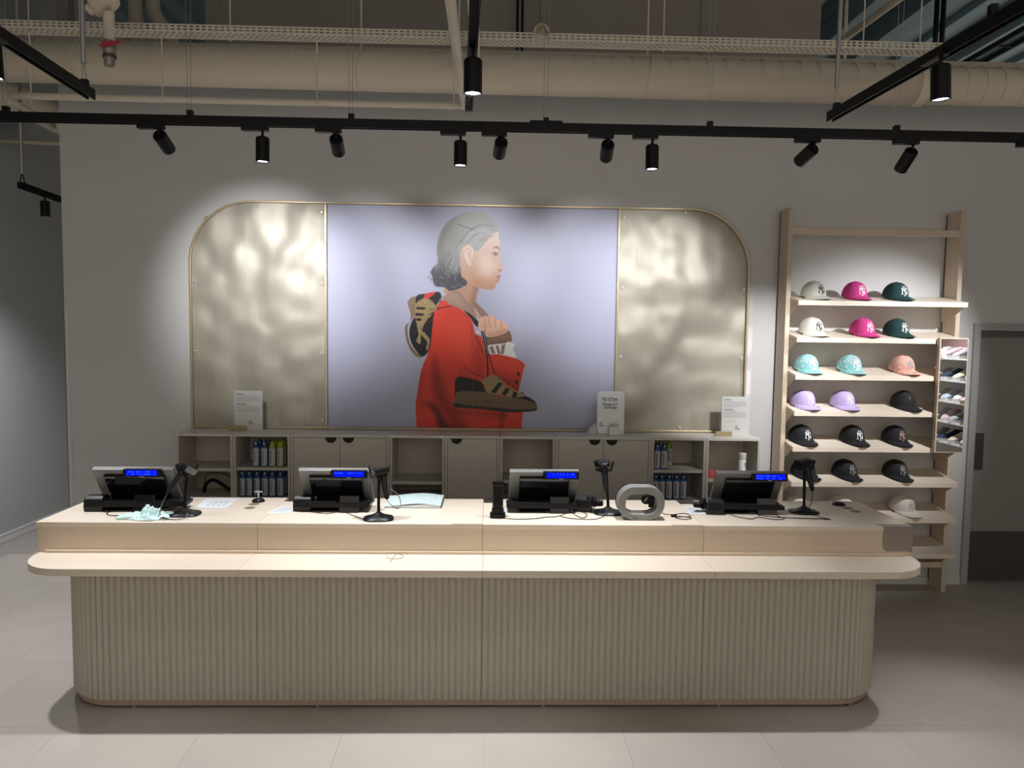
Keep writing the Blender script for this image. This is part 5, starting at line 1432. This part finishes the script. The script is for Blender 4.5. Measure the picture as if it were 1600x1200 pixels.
# large dark ducts and risers behind the wall
t = thing('rectangular_duct', 'large dark taupe rectangular duct behind the wall top', 'duct', (0, 7.2, 4.2))
build('duct_body', MB().box(-2.62, 3.02, 7.0, 7.9, 4.05, 5.55), BULK, t, world=True)
for x in (-2.52, .42, 1.9):
    build('duct_flange', MB().box(x, x + .03, 6.985, 7.0, 4.05, 5.55), BULK, t, world=True)
for x in (.205, .250):
    cb = build('riser_cable', MB().tube([(x, 6.9, 4.0), (x, 6.9, 5.55)], .011, 8), BLACKP, smooth='all')
    tag(cb, 'black riser cable against the dark duct, ' + ('left one of the pair' if x < .23 else 'right one of the pair'), 'cable')
RISER = mat('taupe_riser', (.36, .325, .28), .7)
rp = build('riser_pipe', MB().tube([(-2.957, 6.4, 4.35), (-2.957, 6.4, 5.58)], .060, 18), RISER, smooth='all'); tag(rp, 'taupe riser pipe at upper left, left of the elbowed one', 'pipe')
rp = build('riser_pipe', MB().tube(smooth_pts([(-2.82, 6.4, 5.58), (-2.82, 6.4, 4.75), (-2.82, 6.41, 4.62), (-2.77, 6.42, 4.52), (-2.70, 6.44, 4.42), (-2.66, 6.45, 4.2)], 6), .056, 18), RISER, smooth='all'); tag(rp, 'taupe riser pipe with an elbow at upper left', 'pipe')
rp = build('branch_pipe', MB().tube([(-4.4, 6.5, 4.42), (-2.7, 6.5, 4.40)], .065, 16), RISER, smooth='all'); tag(rp, 'taupe horizontal pipe behind the tray at upper left', 'pipe')
bm_ = build('steel_column', MB().box(-3.72, -3.62, 6.6, 6.7, 4.0, 5.58), mat('taupe_steel', (.24, .215, .18), .7)); tag(bm_, 'taupe steel column stub at the upper left corner', 'column')
hp = build('water_main', MB().tube([(-4.4, 4.25, 3.925), (-2.42, 4.25, 3.93)], .035, 14), CREAM, smooth='all'); tag(hp, 'cream water main along the upper left picture edge', 'pipe')
# deck beams, brace and cable ladder on the right
br = build('roof_brace', MB().tube([(3.405, 7.45, 4.9), (3.50, 5.9, 4.9)], .033, 12), CREAM, smooth='all'); tag(br, 'cream conduit running away under the blue deck at upper right', 'pipe')
rd = build('threaded_rod', MB().tube([(3.40, 7.30, 4.3), (3.39, 7.30, 5.58)], .018, 8), CREAM, smooth='all'); tag(rd, 'cream rod standing beside the conduit at upper right', 'rod')
for x, lab in ((3.72, 'dark blue deck beam left of the cable ladder'), (4.25, 'dark blue deck beam beside the cable ladder'), (3.08, 'dark blue deck beam right of the taupe duct')):
    b = build('deck_beam', MB().box(x, x + .07, 3.0, 12.5, 5.25, 5.52).box(x - .05, x + .12, 3.0, 12.5, 5.24, 5.26), DECK); tag(b, lab, 'beam')
dc = build('drop_conduit', MB().tube([(3.93, 6.7, 3.95), (3.93, 6.7, 5.58)], .022, 8).tube([(3.99, 6.7, 3.95), (3.99, 6.7, 5.58)], .022, 8), BLACKP, smooth='all'); tag(dc, 'pair of black drop conduits behind the tray end', 'conduit')
t = thing('cable_ladder', 'black cable ladder receding under the blue deck at the upper right corner', 'cable ladder', (5.0, 7.5, 4.9))
for x in (4.96, 5.14):
    build('side_rail', MB().box(x - .012, x + .012, 6.0, 11.5, 4.88, 4.93), BLACKM, t, world=True)
for y in np.arange(6.2, 11.4, .4):
    build('rung', MB().box(4.96, 5.14, y, y + .03, 4.885, 4.90), BLACKM, t, world=True)

# ------------------------------------------------------------------ sneaker wall seen in the mirror
XS = 5.02
sw_ = thing('sneaker_shelf_unit', 'white wall shelf unit with sneakers reflected in the rack mirror', 'shelf unit', (5.23, 3.0, 0))
build('back_panel', MB().box(5.43, 5.448, 2.0, 4.0, .3, 2.6), mat('pale_back_panel', (.55, .54, .50), .7), sw_, world=True)
build('header_panel', MB().box(5.40, 5.43, 2.0, 4.0, 1.87, 2.25), mat('rose_header', (.40, .24, .24), .6), sw_, world=True)
levels = [1.783, 1.542, 1.308, 1.081, .854]
for z in levels:
    build('shelf', MB().box(XS, 5.43, 2.0, 4.0, z - .016, z), WHITEP, sw_, world=True)
def sneaker_mbs():
    secs = [(-.135, .020, .050), (-.115, .036, .082), (-.06, .038, .088), (-.01, .036, .078), (.04, .040, .062), (.09, .043, .046), (.125, .034, .032), (.140, .014, .022)]
    up = MB(); n = 12; vs = []
    for x, w, h in secs:
        for k in range(n):
            a = 2 * PI * k / n; c, s = math.cos(a), math.sin(a)
            vs.append((x, w * math.copysign(abs(c) ** .8, c), .022 + max(0, (h - .02) * (.5 + .5 * math.copysign(abs(s) ** .8, s)))))
    fs = [(i * n + k, i * n + (k + 1) % n, (i + 1) * n + (k + 1) % n, (i + 1) * n + k) for i in range(len(secs) - 1) for k in range(n)] + [tuple(range(n - 1, -1, -1)), tuple((len(secs) - 1) * n + k for k in range(n))]
    up.add(vs, fs)
    so = MB().prism([(x, -w * 1.06) for x, w, h in secs] + [(x, w * 1.06) for x, w, h in reversed(secs)], .0005, .024)
    lc = MB()
    for k in range(5):
        x = -.01 + .018 * k
        lc.box(x, x + .008, -.018, .018, .080 - .0075 * k, .084 - .0075 * k)
    return up, so, lc
sn_u, sn_s, sn_l = sneaker_mbs()
ci = 0
SCOL = [('white', (.75, .74, .73)), ('pale pink', (.72, .52, .55)), ('light grey', (.45, .46, .47)), ('navy', (.02, .03, .08)), ('cream', (.70, .62, .48)), ('pale blue', (.5, .58, .70))]
lvl = ['top', 'second', 'third', 'fourth', 'bottom']
for li, z in enumerate(levels):
    for k in range(6):
        y = 2.55 + .19 * k
        nm, colr = SCOL[(li * 2 + k) % 6]
        t = thing('sneaker', f'{nm} sneaker, {ords[k]} from the left on the {lvl[li]} shelf in the mirror', 'sneaker', (XS + .16, y, z), (0, 0, PI * (.83 + .035 * ((k * 7 + li * 3) % 4))), 'sneakers on the reflected wall shelves')
        t.scale = (1.2, 1.25, 1.4)
        um = mat(nm.replace(' ', '_') + '_upper', colr, .7)
        if li == 0 and k == 0:
            SN = (sn_u.mesh('upper'), sn_s.mesh('sole'), sn_l.mesh('laces'))
            for p in SN[0].polygons: p.use_smooth = True
        part_me('upper', SN[0], um, t); part_me('sole', SN[1], WHITEP if k % 3 else BLOCK, t); part_me('laces', SN[2], E_WHITE, t)
spot((4.2, 2.9, 3.02), (.85, 0, -1.35), 'spotlight right of the viewer lighting the sneaker wall', watts=110, cone=75)
